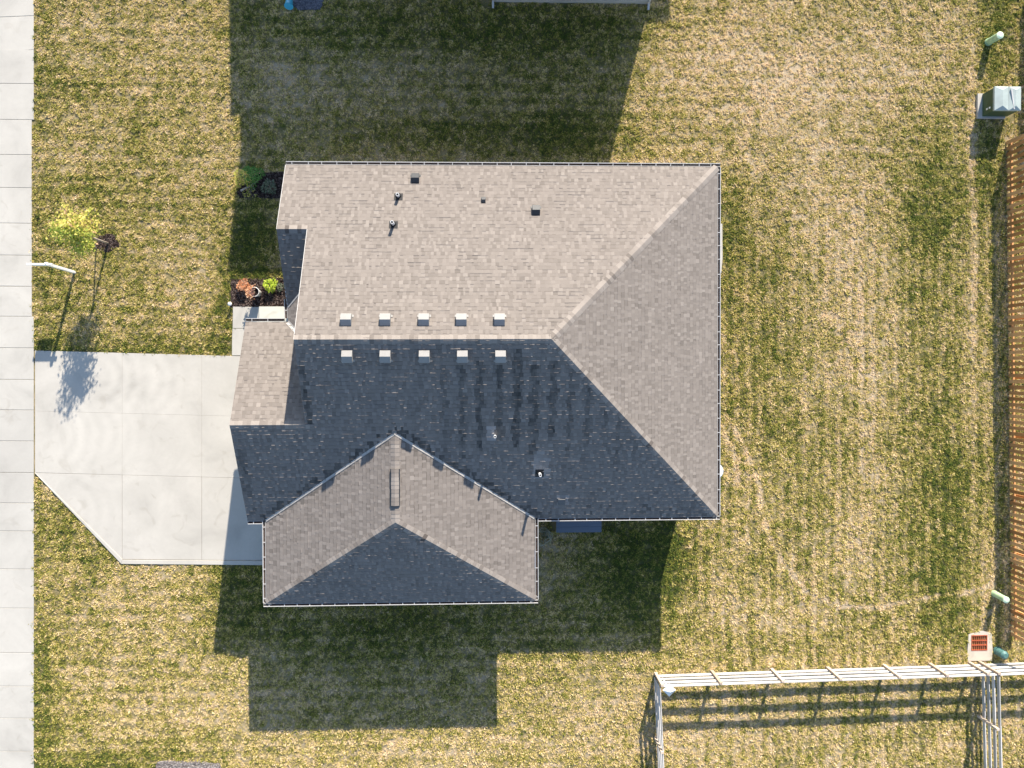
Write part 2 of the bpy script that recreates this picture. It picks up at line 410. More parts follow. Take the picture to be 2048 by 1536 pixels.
def tone_s(x, y):
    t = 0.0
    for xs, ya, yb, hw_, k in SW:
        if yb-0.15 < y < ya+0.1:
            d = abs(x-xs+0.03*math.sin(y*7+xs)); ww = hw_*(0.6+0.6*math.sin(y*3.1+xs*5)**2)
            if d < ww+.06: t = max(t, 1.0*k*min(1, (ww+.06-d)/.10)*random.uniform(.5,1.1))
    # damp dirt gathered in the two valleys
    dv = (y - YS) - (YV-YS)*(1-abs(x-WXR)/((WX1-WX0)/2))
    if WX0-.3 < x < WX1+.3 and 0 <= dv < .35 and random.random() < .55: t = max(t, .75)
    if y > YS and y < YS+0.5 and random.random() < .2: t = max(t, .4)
    for cx_, cy_, wx_, wy_, k in PALE:
        if abs(x-cx_) < wx_ and abs(y-cy_) < wy_ and t < .3: t = -k*random.uniform(.5, 1)
    return t
S_pl = Plane((0, YS), (0, 1), HE, PT); N_pl = Plane((0, YN), (0, -1), HE, PT)
E_pl = Plane((XE, 0), (-1, 0), HE, (ZR-HE)/(XE-XR))
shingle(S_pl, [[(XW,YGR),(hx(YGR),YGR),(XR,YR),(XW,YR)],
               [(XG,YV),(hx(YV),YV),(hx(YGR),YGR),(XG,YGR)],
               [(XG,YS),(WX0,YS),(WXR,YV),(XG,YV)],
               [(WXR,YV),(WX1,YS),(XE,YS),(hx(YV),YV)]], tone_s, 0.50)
shingle(N_pl, [[(XB,YB),(hxn(YB),YB),(XE,YN),(XB,YN)], [(XW,YR),(XR,YR),(hxn(YB),YB),(XW,YB)]])
shingle(E_pl, [[(XE,YS),(XE,YN),(XR,YR)]])
shingle(Plane((0, YB-(ZB-HE)/PT), (0, 1), HE, PT), [[(XB,YP1),(X0,YP1),(XI,YP1+XI-X0),(XI,YB),(XB,YB)]])
shingle(Plane((X0, 0), (1, 0), HE, PT), [[(X0,YP0),(XI,YP0-(XI-X0)),(XI,YP1+XI-X0),(X0,YP1)]])
shingle(Plane((0, YGN), (0, -1), H1, PG), [[(XG,YGR),(XI,YGR),(XI,YGN-(XI-X0)),(X0,YGN),(XG,YGN)]])
def tone_w(x, y):
    dv = (YV-YS)*(1-abs(x-WXR)/((WX1-WX0)/2)) - (y-YS)
    return .42 if 0 <= dv < .28 and random.random() < .6 else 0.0
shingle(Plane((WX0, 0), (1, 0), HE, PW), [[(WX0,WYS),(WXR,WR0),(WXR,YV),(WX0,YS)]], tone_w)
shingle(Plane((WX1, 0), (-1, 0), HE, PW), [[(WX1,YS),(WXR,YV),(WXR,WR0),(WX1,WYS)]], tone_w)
shingle(Plane((0, WYS), (0, 1), HE, PWS), [[(WX0,WYS),(WX1,WYS),(WXR,WR0)]], None, 0.5)
roof_o = roof.build('roof', MS, house)

# ridge and hip caps: folded shingles lapped along each ridge
def cap_line(a, b, na, nb, wd=0.15, lift=0.012, step=0.14, name='ridge_cap', par=None):
    caps = MB()
    a = Vector(a); b = Vector(b); d = (b-a); L = d.length; d.normalize()
    sa = na.cross(d).normalized(); sb = d.cross(nb).normalized()
    if sa.z > 0: sa = -sa
    if sb.z > 0: sb = -sb
    k = 0.0
    while k < L-0.02:
        e = min(k+step, L); j = random.uniform(-.006, .006); w1 = wd+j
        lo, hi_ = lift+random.uniform(0.001,.004), lift
        p0 = a+d*k; p1 = a+d*e; up = Vector((0,0,1))
        A0 = p0+sa*w1+na*lo; C0 = p0+up*(lo+.004); B0 = p0+sb*w1+nb*lo
        A1 = p1+sa*w1+na*hi_*.6; C1 = p1+up*(hi_+.002); B1 = p1+sb*w1+nb*hi_*.6
        dn = -Vector((0,0,.025)); r = min(1, max(0, random.gauss(.78, .30)))
        caps.mesh([A0,C0,B0,A1,C1,B1,A0+dn,C0+dn,B0+dn,A1+dn,B1+dn], [(0,3,4,1),(1,4,5,2),(0,1,7,6),(1,2,8,7),(0,6,9,3),(2,5,10,8)], r)
        k += step
    return caps.build(name, MS, par or house)
nS, nN, nE = S_pl.nrm, N_pl.nrm, E_pl.nrm
nWW = Vector((-PW,0,1)).normalized(); nWE = Vector((PW,0,1)).normalized(); nWS = Vector((0,-PWS,1)).normalized()
cap_line((XW,YR,ZR), (XR,YR,ZR), nN, nS)
cap_line((XE,YN,HE), (XR,YR,ZR), nE, nN)
cap_line((XE,YS,HE), (XR,YR,ZR), nS, nE)
cap_line((XB,YB,ZB), (XW,YB,ZB), nN, nS)
cap_line((XG,YGR,ZG), (XI,YGR,ZG), Vector((0,PG,1)).normalized(), nS)
cap_line((WX0,WYS,HE), (WXR,WR0,HW), nWW, nWS)
cap_line((WX1,WYS,HE), (WXR,WR0,HW), nWE, nWS)
cap_line((WXR,WR0,HW), (WXR,YV-.1,HW), nWW, nWE, 0.15)
rv = MB()   # raised ridge vent on the garage wing
for s, nn in ((-1, nWW), (1, nWE)):
    pass
y0v, y1v = G2(793,1010,HW)[1], G2(793,938,HW)[1]
rvb = MB()
for s in (-1, 1):
    rvb.mesh([(WXR,y0v,HW+.055),(WXR+s*.165,y0v,HW+.010),(WXR+s*.165,y1v,HW+.010),(WXR,y1v,HW+.055),(WXR+s*.155,y0v,HW-.05),(WXR+s*.155,y1v,HW-.05),(WXR,y0v,HW-.02),(WXR,y1v,HW-.02)],
             [(0,1,2,3),(1,4,5,2),(0,6,4,1),(3,2,5,7)])
rvo = rvb.build('ridge_vent', M_ventb, roof_o)
cap_line((WXR,y0v-.02,HW+.068), (WXR,y1v,HW+.068), nWW, nWE, 0.135, 0.008, name='ridge_vent_cap', par=roof_o)

# fascia and rakes
fa = MB()
def fascia(a, b, out, drop=0.16, th=0.022, off=0.0):
    a = Vector(a); b = Vector(b); o = Vector((*out, 0))*th
    z = Vector((0,0,drop)); u = Vector((0,0,-.012+off))
    fa.mesh([a+u, b+u, b+u-z, a+u-z, a+u+o, b+u+o, b+u-z+o, a+u-z+o], [(0,1,2,3),(7,6,5,4),(0,4,5,1),(3,2,6,7),(0,3,7,4),(1,5,6,2)])
E_ = 0.006
fascia((XB,YN-E_,HE),(XE,YN-E_,HE),(0,-1)); fascia((XE-E_,YS,HE),(XE-E_,YN,HE),(-1,0)); fascia((WX1,YS+E_,HE),(XE,YS+E_,HE),(0,1))
fascia((XG,YS+E_,HE),(WX0,YS+E_,HE),(0,1)); fascia((WX0+E_,WYS,HE),(WX0+E_,YS,HE),(1,0)); fascia((WX1-E_,WYS,HE),(WX1-E_,YS,HE),(-1,0)); fascia((WX0,WYS+E_,HE),(WX1,WYS+E_,HE),(0,1))
fascia((XB+E_,YN,HE),(XB+E_,YB,ZB),(1,0)); fascia((XB+E_,YB,ZB),(XB+E_,YP1,HE),(1,0)); fascia((XW+E_,YB,ZB),(XW+E_,YR,ZR),(1,0)); fascia((XW+E_,YR,ZR),(XW+E_,YGR,ZG),(1,0))
fascia((XG+E_,YGN,H1),(XG+E_,YGR,ZG),(1,0)); fascia((XG+E_,YGR,ZG),(XG+E_,YS,HE),(1,0)); fascia((XG,YGN-E_,H1),(X0,YGN-E_,H1),(0,-1))
# thin drip edge showing along the rakes
def drip(a, b): fa.bar(Vector(a)+Vector((-.008,0,.004)), Vector(b)+Vector((-.006,0,-.002)), .014, .010)
for a, b in (((XB,YN,HE),(XB,YB,ZB)),((XW,YB,ZB),(XW,YR,ZR))): drip(a, b)
fa.build('fascia', M_white, house)

# gutters
def gutter(a, b, out, z, name='gutter', hang=0.52):
    g = MB(); a = Vector((*a, z)); b = Vector((*b, z)); o = Vector((*out, 0)); d = (b-a); L = d.length; d.normalize()
    prof = [(0.0,-.015),(0.0,-.12),(.075,-.12),(.112,-.055),(.112,-.012),(.094,-.012),(.094,-.055),(.066,-.106),(.012,-.106),(.012,-.015)]
    n = len(prof)
    vs = [p + o*(x+.024) + Vector((0,0,zz)) for p in (a, b) for x, zz in prof]
    g.mesh(vs, [(i, (i+1) % n, n+(i+1) % n, n+i) for i in range(n)])
    for p in (a, b):
        e = MB; g.poly([p + o*(x+.024) + Vector((0,0,zz)) for x, zz in ((0,-.015),(0,-.12),(.075,-.12),(.112,-.055),(.112,-.012))])
    k = .25
    while k < L-.1:
        p = a+d*(k+random.uniform(-.05,.05)); g.bar(p+o*.026+Vector((0,0,-.024)), p+o*.132+Vector((0,0,-.010)), .024, .006); k += hang
    go_ = g.build(name, M_white, house)
    q = MB(); q.mesh([a+o*.037+Vector((0,0,-.100)), b+o*.037+Vector((0,0,-.100)), b+o*.116+Vector((0,0,-.062)), a+o*.116+Vector((0,0,-.062))], [(0,1,2,3)] ); q.build('gutter_debris', M_mulch, go_)
    return go_
gutter((XB,YN),(XE+.12,YN),(0,1),HE); gutter((XE,YN),(XE,YS),(1,0),HE); gutter((WX1+.14,YS),(XE+.12,YS),(0,-1),HE)
gutter((XG,YS),(WX0-.14,YS),(0,-1),HE); gutter((WX0,YS),(WX0,WYS),(-1,0),HE); gutter((WX1,YS),(WX1,WYS),(1,0),HE); gutter((WX0-.12,WYS),(WX1+.12,WYS),(0,-1),HE,hang=.47)
gutter((XG,YGN),(X0-.14,YGN),(0,1),H1,hang=.55); gutter((X0,YGN+.14),(X0,YP1+.3),(-1,0),HE,hang=.9)

# valley metal
def valley(a, b, n1, n2, wd=.034, lift=.014):
    va = MB()
    a = Vector(a); b = Vector(b); d = (b-a).normalized(); up = Vector((0,0,1))
    s1 = n1.cross(d).normalized(); s1 = s1 if s1.z > 0 else -s1
    s2 = n2.cross(d).normalized(); s2 = s2 if s2.z > 0 else -s2
    c = up*lift
    va.mesh([a+c, b+c, b+s1*wd+c, a+s1*wd+c, b+s2*wd+c, a+s2*wd+c], [(0,1,2,3),(1,0,5,4)])
    va.bar(a+s2*(wd+.012)+c, b+s2*(wd+.012)+c, .018, .018)
    va.build('valley_flashing', M_flash, house)
valley((WX0,YS,HE),(WXR,YV,HW), nS, nWW); valley((WX1,YS,HE),(WXR,YV,HW), nS, nWE)
nPW = Vector((-PT,0,1)).normalized(); nG = Vector((0,PG,1)).normalized()
valley((X0,YP1,HE),(XI,YP1+XI-X0,HE+PT*(XI-X0)), nS, nPW, .02); valley((X0,YP0,HE),(XI,YP0-(XI-X0),HE+PT*(XI-X0)), nPW, nG, .065, .018)

# walls
wl = MB(); OV = 0.42; WT = HE-.17
ext = lambda pts, z0, z1: wl.slab(pts, z0, z1)
foot = [(XB+OV,YN-OV),(XB+OV,3.3),(XI,3.3),(XI,YGN-1.3),(XG+.3,YGN-OV),(XG+.3,YS+OV),(WX0+OV,YS+OV),(WX0+OV,WYS+OV),(WX1-OV,WYS+OV),(WX1-OV,YS+OV),(XE-OV,YS+OV),(XE-OV,YN-OV)]
foot[3] = (XI,YGN-OV)
ext(foot, -.05, WT)
def gable(x, ya, za, yb, zb, yc, zc):
    d = .05; wl.mesh([(x,ya,WT+.002),(x,yc,WT+.002),(x,yc,zc-d),(x,yb,zb-d),(x,ya,za-d),(x+.12,ya,WT+.002),(x+.12,yc,WT+.002),(x+.12,yc,zc-d),(x+.12,yb,zb-d),(x+.12,ya,za-d)],
                     [(0,4,3,2,1),(5,6,7,8,9),(0,5,9,4),(1,2,7,6),(2,3,8,7),(3,4,9,8)])
gable(XG+.303, YS+OV, HE+PT*OV, YGR, ZG, YGN-OV, H1+PG*OV)
gable(XB+OV+.003, 3.3, HE+PT*(3.3-YP1), YB, ZB, YN-OV, HE+PT*OV)
gable(XI+.003, YS+OV, HE+PT*OV, YR, ZR, YN-OV, HE+PT*OV)
# soffit boards under the eaves
for a, b in (((XB+.03,YN-OV-.02),(XE-.03,YN-.03)),((XE-OV-.02,YS+.03),(XE-.03,YN-OV-.03)),((WX1+.02,YS+.03),(XE-OV-.03,YS+OV+.02)),((WX0+.03,WYS+.03),(WX1-.03,WYS+OV+.02)),((WX0+.03,WYS+OV+.03),(WX0+OV+.02,YS+OV)),((WX1-OV-.02,WYS+OV+.03),(WX1-.03,YS+.02)),((XG+.03,YGN-OV-.02),(X0-.02,YGN-.03))):
    wl.box((a[0],a[1],HE-.166), (b[0],b[1],HE-.150))
wall = wl.build('wall', M_siding, house)

# openings
def window(c, axis, wd, ht, parent=house, out=1, sill=True):
    f = MB(); x, y, z = c
    def bx(m, u0, u1, z0, z1, d0, d1):
        if axis == 'x': m.box((x+u0, y+min(d0*out,d1*out), z+z0), (x+u1, y+max(d0*out,d1*out), z+z1))
        else: m.box((x+min(d0*out,d1*out), y+u0, z+z0), (x+max(d0*out,d1*out), y+u1, z+z1))
    t = .07
    bx(f, -wd/2-t, wd/2+t, ht, ht+t, .003, .05); bx(f, -wd/2-t, wd/2+t, -t, 0, .003, .06)
    bx(f, -wd/2-t, -wd/2, 0, ht, .003, .05); bx(f, wd/2, wd/2+t, 0, ht, .003, .05); bx(f, -wd/2, wd/2, ht/2-.02, ht/2+.02, .004, .035)
    o = f.build('window', M_white, parent)
    g = MB(); bx(g, -wd/2, wd/2, 0, ht, .002, .02); g.build('pane', M_glass, o)
for x in (-4.5, -0.8, 3.0, 6.2): window((x, YN-OV, 1.0), 'x', 1.1, 1.2, out=1)
for y in (-3.4, 5.6): window((XE-OV, y, 1.0), 'y', 1.2, 1.2, out=1)
window((XE-OV, 3.0, .12), 'y', 1.8, 2.0, out=1)
for x in (3.6, 6.3): window((x, YS+OV, 1.0), 'x', 1.0, 1.2, out=-1)
for x in (-5.6, -1.2): window((x, WYS+OV, 1.0), 'x', 1.1, 1.2, out=-1)
window((XB+OV, 5.6, .9), 'y', 1.4, 1.3, out=-1)
gd = MB()
for k in range(4): gd.box((XG+.24, -4.3, .02+k*.54), (XG+.297, .6, .54+k*.54))
gd.build('garage_door', M_door, house)
fd = MB(); fd.box((XI-.05, 2.0, .16), (XI-.003, 2.95, 2.2)); fdo = fd.build('front_door', plain('dark_door_paint', (0.06,0.03,0.025), .4, .4), house)
hd = MB(); hd.tube([(XI-.05,2.12,1.1),(XI-.10,2.12,1.1),(XI-.10,2.2,1.1)], .015, 6); hd.build('door_handle', M_flash, fdo)
pc = MB(); pc.box((X0-.02, YP1+.05, .1), (X0+.14, YP1+.21, HE-.17)); pc.build('porch_column', M_white, house)

# roof vents
def on_slope(px, py, pl):
    h = 4.5
    for _ in range(12):
        x, y, _z = G(px, py, h); h = pl.z(x, y)
    return Vector((x, y, h))
def frame_of(pl, p):
    V = Vector((pl.up[0], pl.up[1], pl.p)).normalized(); U = Vector((pl.right[0], pl.right[1], 0)); Nn = pl.nrm
    return Matrix(((U.x,V.x,Nn.x,p.x),(U.y,V.y,Nn.y,p.y),(U.z,V.z,Nn.z,p.z),(0,0,0,1)))
def box_vent(px, py, pl, south, mat, wd=.34, name='roof_vent', dp=.37, hh=.195):
    p = on_slope(px, py, pl); F = frame_of(pl, p); m = MB(); w2 = wd/2; d2 = dp/2
    cr = d2*.28; v = [(-w2,-d2,0),(w2,-d2,0),(w2,d2,0),(-w2,d2,0),(-w2,-d2,hh*.88),(w2,-d2,hh*.88),(w2,cr,hh),(-w2,cr,hh),(w2,d2,.035),(-w2,d2,.035)]
    m.mesh([F @ Vector(q) for q in v], [(4,5,6,7),(7,6,8,9),(0,1,5,4),(3,9,8,2),(1,2,8,6,5),(0,4,7,9,3)])
    e = .05 if wd > .2 else .02
    m.mesh([F @ Vector(q) for q in [(-w2-e,-d2-e*.8,.016),(w2+e,-d2-e*.8,.016),(w2+e,-d2+.05,.016),(-w2-e,-d2+.05,.016)]], [(0,1,2,3)])
    return m.build(name, mat, roof_o, bevel=.006)
for px in (693, 771, 848, 923, 999): box_vent(px, 642, N_pl, False, M_ventw)
for px in (695, 771, 849, 925, 1001): box_vent(px, 711, S_pl, True, M_ventw)
box_vent(831, 359, N_pl, False, M_ventb, .27, 'exhaust_vent', .34, .16); box_vent(1072, 423, N_pl, False, M_ventb, .27, 'exhaust_vent', .34, .16); box_vent(967, 401, N_pl, False, M_ventb, .14, 'exhaust_vent', .20, .09)
def pipe(px, py, pl, L, rad=.055, boot=True):
    p = on_slope(px, py, pl); m = MB()
    m.tube([p-Vector((0,0,.05)), p+Vector((0,0,L))], rad, 14, cap=False)
    m.tube([p+Vector((0,0,L)), p+Vector((0,0,L-.12))], rad*.78, 14, cap=False)
    a = [p+Vector((math.cos(k*math.pi/7)*rad, math.sin(k*math.pi/7)*rad, L)) for k in range(14)]
    b = [p+Vector((math.cos(k*math.pi/7)*rad*.78, math.sin(k*math.pi/7)*rad*.78, L)) for k in range(14)]
    m.mesh(a+b, [(k, (k+1)%14, 14+(k+1)%14, 14+k) for k in range(14)])
    o = m.build('vent_pipe', M_pvc, roof_o, smooth=False)
    if boot:
        b_ = MB(); F = frame_of(pl, p)
        b_.tube([F@Vector((0,0,.0)), F@Vector((0,0,.03)), p+Vector((0,0,.10))], [rad*1.9, rad*1.8, rad*1.05], 16)
        b_.box((-.15,-.13,.008), (.15,.17,.014), M=F)
        b_.build('pipe_boot', M_rubber, o)
pipe(797, 393, N_pl, .33); pipe(787, 449, N_pl, .42); pipe(1079, 947, S_pl, .46, .05); pipe(990, 872, S_pl, .30, .045, False)
sv = MB(); p = on_slope(1123, 1003, S_pl); F = frame_of(S_pl, p); sv.box((-.13,-.11,.002), (.13,.12,.055), M=F); sv.build('roof_vent', plain('brown_vent_cover', (0.10,0.10,0.10), .6), roof_o, bevel=.01)
# paler patch of replaced shingles round the pipes comes from the shingle tones themselves

# downspouts
def downspout(pts, parent=house, r=.04):
    d = MB()
    for a, b in zip(pts, pts[1:]): d.bar(a, b, .075, .055)
    return d.build('downspout', M_white, parent)
downspout([(XG+.22,YGN-.34,.1),(XG+.22,YGN-.34,2.7),(XG+.10,YGN+.04,2.86)])
downspout([(WX1-.36,YS-.4,.1),(WX1-.36,YS-.4,2.6),(WX1+.05,YS-.3,2.84)])
downspout([(XE-OV-.12,YS+OV-.035,.1),(XE-OV-.12,YS+OV-.035,2.7),(XE-OV-.12,YS-.05,2.84)])

# ================================================================ NEIGHBOUR TO THE NORTH
nb = empty('neighbour_house', (0, 20, 0))
tag(nb, 'two storey house whose pale wall just enters the frame at the top edge', 'house')
HN = 5.72
def gx(px, py=0): return G2(px, py)[0]
def gy(py, px=900): return G2(px, py)[1]
V1 = (gx(628), gy(-279), gx(1000), gy(-33)); V2 = (gx(965), gy(-420), gx(1317), gy(22)); V3 = (gx(609), gy(-1000), gx(1482), gy(-550)); V4 = (gx(609), gy(-700), gx(1100), gy(-353))
nw = MB(); nr = MB()
NOV = .40
def nblock(V, zr, ov=NOV, gab=None, dz=0):
    x0, yt, x1, yb = V
    x0, x1 = min(x0,x1), max(x0,x1); y0, y1 = min(yt,yb), max(yt,yb)
    nw.box((x0+ov, y0+ov, -.05), (x1-ov, y1-ov, HN-.2+dz))
    z = HN+dz; th = .12; ymid = (y0+y1)/2; xmid = (x0+x1)/2
    if gab == 'x':
        A = [(x0,y0,z),(x1,y0,z),(x1,ymid,zr),(x0,ymid,zr),(x0,y1,z),(x1,y1,z)]; fs = [(0,1,2,3),(3,2,5,4)]
    elif gab == 'y':
        A = [(x0,y0,z),(x0,y1,z),(xmid,y1,zr),(xmid,y0,zr),(x1,y0,z),(x1,y1,z)]; fs = [(0,3,2,1),(3,4,5,2)]
    else:
        run = min(x1-x0, y1-y0)/2
        if x1-x0 > y1-y0: A = [(x0,y0,z),(x1,y0,z),(x1,y1,z),(x0,y1,z),(x0+run,ymid,zr),(x1-run,ymid,zr)]; fs = [(0,1,5,4),(1,2,5),(2,3,4,5),(3,0,4)]
        else: A = [(x0,y0,z),(x1,y0,z),(x1,y1,z),(x0,y1,z),(xmid,y0+run,zr),(xmid,y1-run,zr)]; fs = [(0,1,4),(1,2,5,4),(2,3,5),(3,0,4,5)]
    B = [(a,b,c-th) for a,b,c in A]; n = len(A)
    nr.mesh(A, fs, .5); nr.mesh(B, [f[::-1] for f in fs], .3)
    if gab: rim = [0,3,4,5,2,1] if gab == 'x' else [0,1,2,5,4,3]
    else: rim = [0,1,2,3]
    nr.mesh(A+B, [(rim[i], rim[(i+1)%len(rim)], rim[(i+1)%len(rim)]+n, rim[i]+n) for i in range(len(rim))], .4)
nblock(V1, 6.86, gab='x'); nblock(V2, 6.9, dz=.012); nblock(V3, 7.6, dz=.024); nblock(V4, 6.95, dz=.036)
nblock((gx(628), gy(-362), gx(900), gy(-270)), HN+.09, dz=.018)
nw.build('wall', M_siding2, nb); nr.build('roof', MS, nb)
fb = MB(); a = G2(986, 4); b = G2(1296, 4); yw = min(V2[1], V2[3])+NOV
fb.box((V2[0]+NOV+.02, yw-.03, -.05), (V2[2]-NOV+.01, yw-.003, .22)); fb.build('foundation', M_conc, nb)
for x in (a[0], b[0]):
    d = MB(); d.bar((x, yw-.06, .14), (x, yw-.06, 5.4), .075, .055); d.bar((x, yw-.05, .16), (x-.0, yw-.30, .06), .08, .06); d.build('downspout', M_white, nb)
window((gx(1140), yw, 1.0), 'x', 1.2, 1.3, parent=nb, out=-1)

# ================================================================ HARD SURFACES
ZC = 0.030      # concrete tops above the soil
joints = [-45, 32, 100, 168, 240, 310, 376, 447, 511, 573, 633, 696, 759, 820, 882, 945, 1006, 1062, 1138, 1216, 1305, 1372, 1436, 1502, 1580]
swk = MB()
edge = lambda y: 68 if y < 245 else (64 if y < 655 else 68)
tl = [.2,.15,.3,.1,.2,.35,.3,.2,.1,.15,.2,.1,.35,.9,.95,1,.5,.3,.1,.15,.1,.05,.1,.05,.1]
for i in range(len(joints)-1):
    ya, yb = joints[i]+.35, joints[i+1]-.35; e = edge((ya+yb)/2)
    sl0 = -4 if i in (0, 1) else (1 if i < 9 else .5)
    e2 = 68.5 if not (11 <= i <= 14) else 70
    pts = [G2(-24, yb-sl0), G2(e, yb), G2(e, ya), G2(-24, ya-sl0)]
    swk.slab(pts, -.1, ZC+.002*random.random(), min(1, tl[i]+random.uniform(0,.1)), bev=.007)
swk.build('sidewalk', M_walk)['kind'] = 'structure'
drv = MB()
dx = [70.8, 245, 404, 520]; 
def dl(y, x): return y + (x-70)*0.026
rows = [(703, 822), (822, 945)]
for r0, r1 in rows:
    for i in range(3):
        a, b = dx[i]+.11, dx[i+1]-.11
        t0 = r0 if r0 != 703 else 701
        up = (lambda x: 701+(x-70)*.028) if r0 == 703 else (lambda x: dl(822, x)+.11)
        lo = lambda x: dl(r1, x)-.11
        xe = b if i < 2 else 560
        drv.slab([G2(a, lo(a)), G2(xe, lo(xe)), G2(xe, up(xe)), G2(a, up(a))], -.1, ZC, random.uniform(0, .25), bev=.004)
# lower bay with the diagonal edge
up = lambda x: dl(945, x)+.3
drv.slab([G2(71.5,945.6), G2(244.7,1118), G2(244.7,up(244.7))], -.1, ZC, .2, bev=.004)
drv.slab([G2(245.3,1118), G2(403.7,1119.5), G2(403.7,up(404)), G2(245.3,up(245))], -.1, ZC, .1, bev=.004)
drv.slab([G2(404.3,1119.5), G2(565,1121), G2(565,up(565)), G2(404.3,up(404))], -.1, ZC, .15, bev=.004)
drv.slab([G2(70.6,945.5), G2(71.2,944.7), G2(246,1118.4), G2(243,1126.5)], -.1, ZC+.018, 0, bev=.006)
drv.slab([G2(243,1127.3), G2(246,1119), G2(565,1121.6), G2(565,1130)], -.1, ZC+.018, 0, bev=.006)
drv.build('driveway', M_drive)['kind'] = 'structure'
wk = MB()
wk.slab([G2(466,656.5), G2(520,656.5), G2(520,614), G2(466.5,613.5)], -.1, ZC+.01, .05, bev=.006)
wk.slab([G2(464.5,711), G2(520,711), G2(520,657.3), G2(465,657.3)], -.1, ZC+.005, .1, bev=.006)
wk.build('front_path', M_walk)['kind'] = 'structure'
pp = MB(); a = G2(520.4,640.5); b = G2(574,613.5); pp.box((a[0], YGN-OV+.02, -.1), (XI-.05, b[1], .13), .2); pp.build('porch_floor', concrete_mat('porch_concrete', (0.58,0.57,0.49)))['kind'] = 'structure'
pt = MB(); a = G2(1442,546); b = G2(1444,448)
pt.slab([(XE-OV+.02, a[1]), (a[0], a[1]), (a[0]+.05, a[1]+.6), (b[0], b[1]), (XE-OV+.02, b[1])], -.1, .05, 0, bev=.01); pt.build('patio', M_walk)['kind'] = 'structure'

# ================================================================ LAWN
# value noise for the dry and green patches
def vnoise(x, y, sc_, seed):
    g = np.random.default_rng(seed).random((256, 256)); X = x/sc_+1000.3; Y = y/sc_+1000.7
    xi = np.floor(X).astype(int); yi = np.floor(Y).astype(int); fx = X-xi; fy = Y-yi; fx = fx*fx*(3-2*fx); fy = fy*fy*(3-2*fy)
    a = g[xi % 256, yi % 256]; b = g[(xi+1) % 256, yi % 256]; c = g[xi % 256, (yi+1) % 256]; d = g[(xi+1) % 256, (yi+1) % 256]
    return (a*(1-fx)+b*fx)*(1-fy)+(c*(1-fx)+d*fx)*fy
GB = []   # (px, py, rx px, ry px, amount): greener or drier patches of the real lawn
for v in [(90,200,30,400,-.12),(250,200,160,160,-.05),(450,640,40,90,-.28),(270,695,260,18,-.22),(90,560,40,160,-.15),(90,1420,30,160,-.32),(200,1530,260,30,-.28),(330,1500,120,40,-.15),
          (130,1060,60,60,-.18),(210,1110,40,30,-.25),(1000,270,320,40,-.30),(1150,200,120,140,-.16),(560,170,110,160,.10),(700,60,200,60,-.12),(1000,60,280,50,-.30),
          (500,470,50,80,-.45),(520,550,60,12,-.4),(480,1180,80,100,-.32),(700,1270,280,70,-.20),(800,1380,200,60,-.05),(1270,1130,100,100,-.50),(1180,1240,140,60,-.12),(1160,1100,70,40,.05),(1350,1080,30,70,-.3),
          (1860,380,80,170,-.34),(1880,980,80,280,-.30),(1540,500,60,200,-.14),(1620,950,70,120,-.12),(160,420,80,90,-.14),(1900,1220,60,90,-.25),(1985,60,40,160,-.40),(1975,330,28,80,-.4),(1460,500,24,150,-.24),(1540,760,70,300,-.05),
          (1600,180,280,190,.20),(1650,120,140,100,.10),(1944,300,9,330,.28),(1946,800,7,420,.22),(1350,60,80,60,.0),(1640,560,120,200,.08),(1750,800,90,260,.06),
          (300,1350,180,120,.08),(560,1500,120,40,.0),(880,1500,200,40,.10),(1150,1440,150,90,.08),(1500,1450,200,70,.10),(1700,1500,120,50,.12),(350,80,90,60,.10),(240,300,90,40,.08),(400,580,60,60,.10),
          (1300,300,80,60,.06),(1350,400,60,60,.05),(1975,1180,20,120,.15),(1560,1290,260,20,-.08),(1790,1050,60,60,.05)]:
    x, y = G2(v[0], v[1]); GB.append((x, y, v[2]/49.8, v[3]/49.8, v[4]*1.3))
TR = [[(1450,830),(1480,880),(1500,920),(1520,980),(1530,1050),(1560,1120),(1610,1180)],[(1610,1180),(1680,1212),(1760,1214),(1850,1195),(1930,1185),(1985,1170)],[(1440,845),(1465,900),(1478,960)]]
TRW = [[G2(*p) for p in l] for l in TR]
def dryness(x, y):
    d = 0.655 + (vnoise(x,y,2.6,1)-.5)*.22 + (vnoise(x,y,.9,2)-.5)*.16 + (vnoise(x,y,.34,3)-.5)*.30 + (vnoise(x,y,.12,4)-.5)*.50
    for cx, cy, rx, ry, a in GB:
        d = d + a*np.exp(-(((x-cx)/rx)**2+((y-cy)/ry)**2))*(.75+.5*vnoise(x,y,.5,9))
    e = (x > 8.2) & (y < 6.5+.6*np.sin(x))
    d = d + np.where(e, .10*np.sin(x*2*np.pi/.47+.6*np.sin(y*.5))*(.4+1.2*vnoise(x,y*.25,1.1,41)) + (vnoise(x,y*.07,.13,43)-.5)*.22*np.clip((x-9)/5,.3,1), .085*np.sin(y*2*np.pi/.52+.5*np.sin(x*.4))*(.3+1.2*vnoise(x*.25,y,1.1,42)))   # mower passes
    for l in TRW:
        for (ax, ay), (bx_, by_) in zip(l, l[1:]):
            L2 = (bx_-ax)**2+(by_-ay)**2; t = np.clip(((x-ax)*(bx_-ax)+(y-ay)*(by_-ay))/L2, 0, 1)
            q = np.hypot(x-ax-t*(bx_-ax), y-ay-t*(by_-ay)); d = d + .55*np.exp(-(q/.10)**2)*(.4+1.1*vnoise(x,y,.35,51))
    return np.clip(d, 0, 1.15)
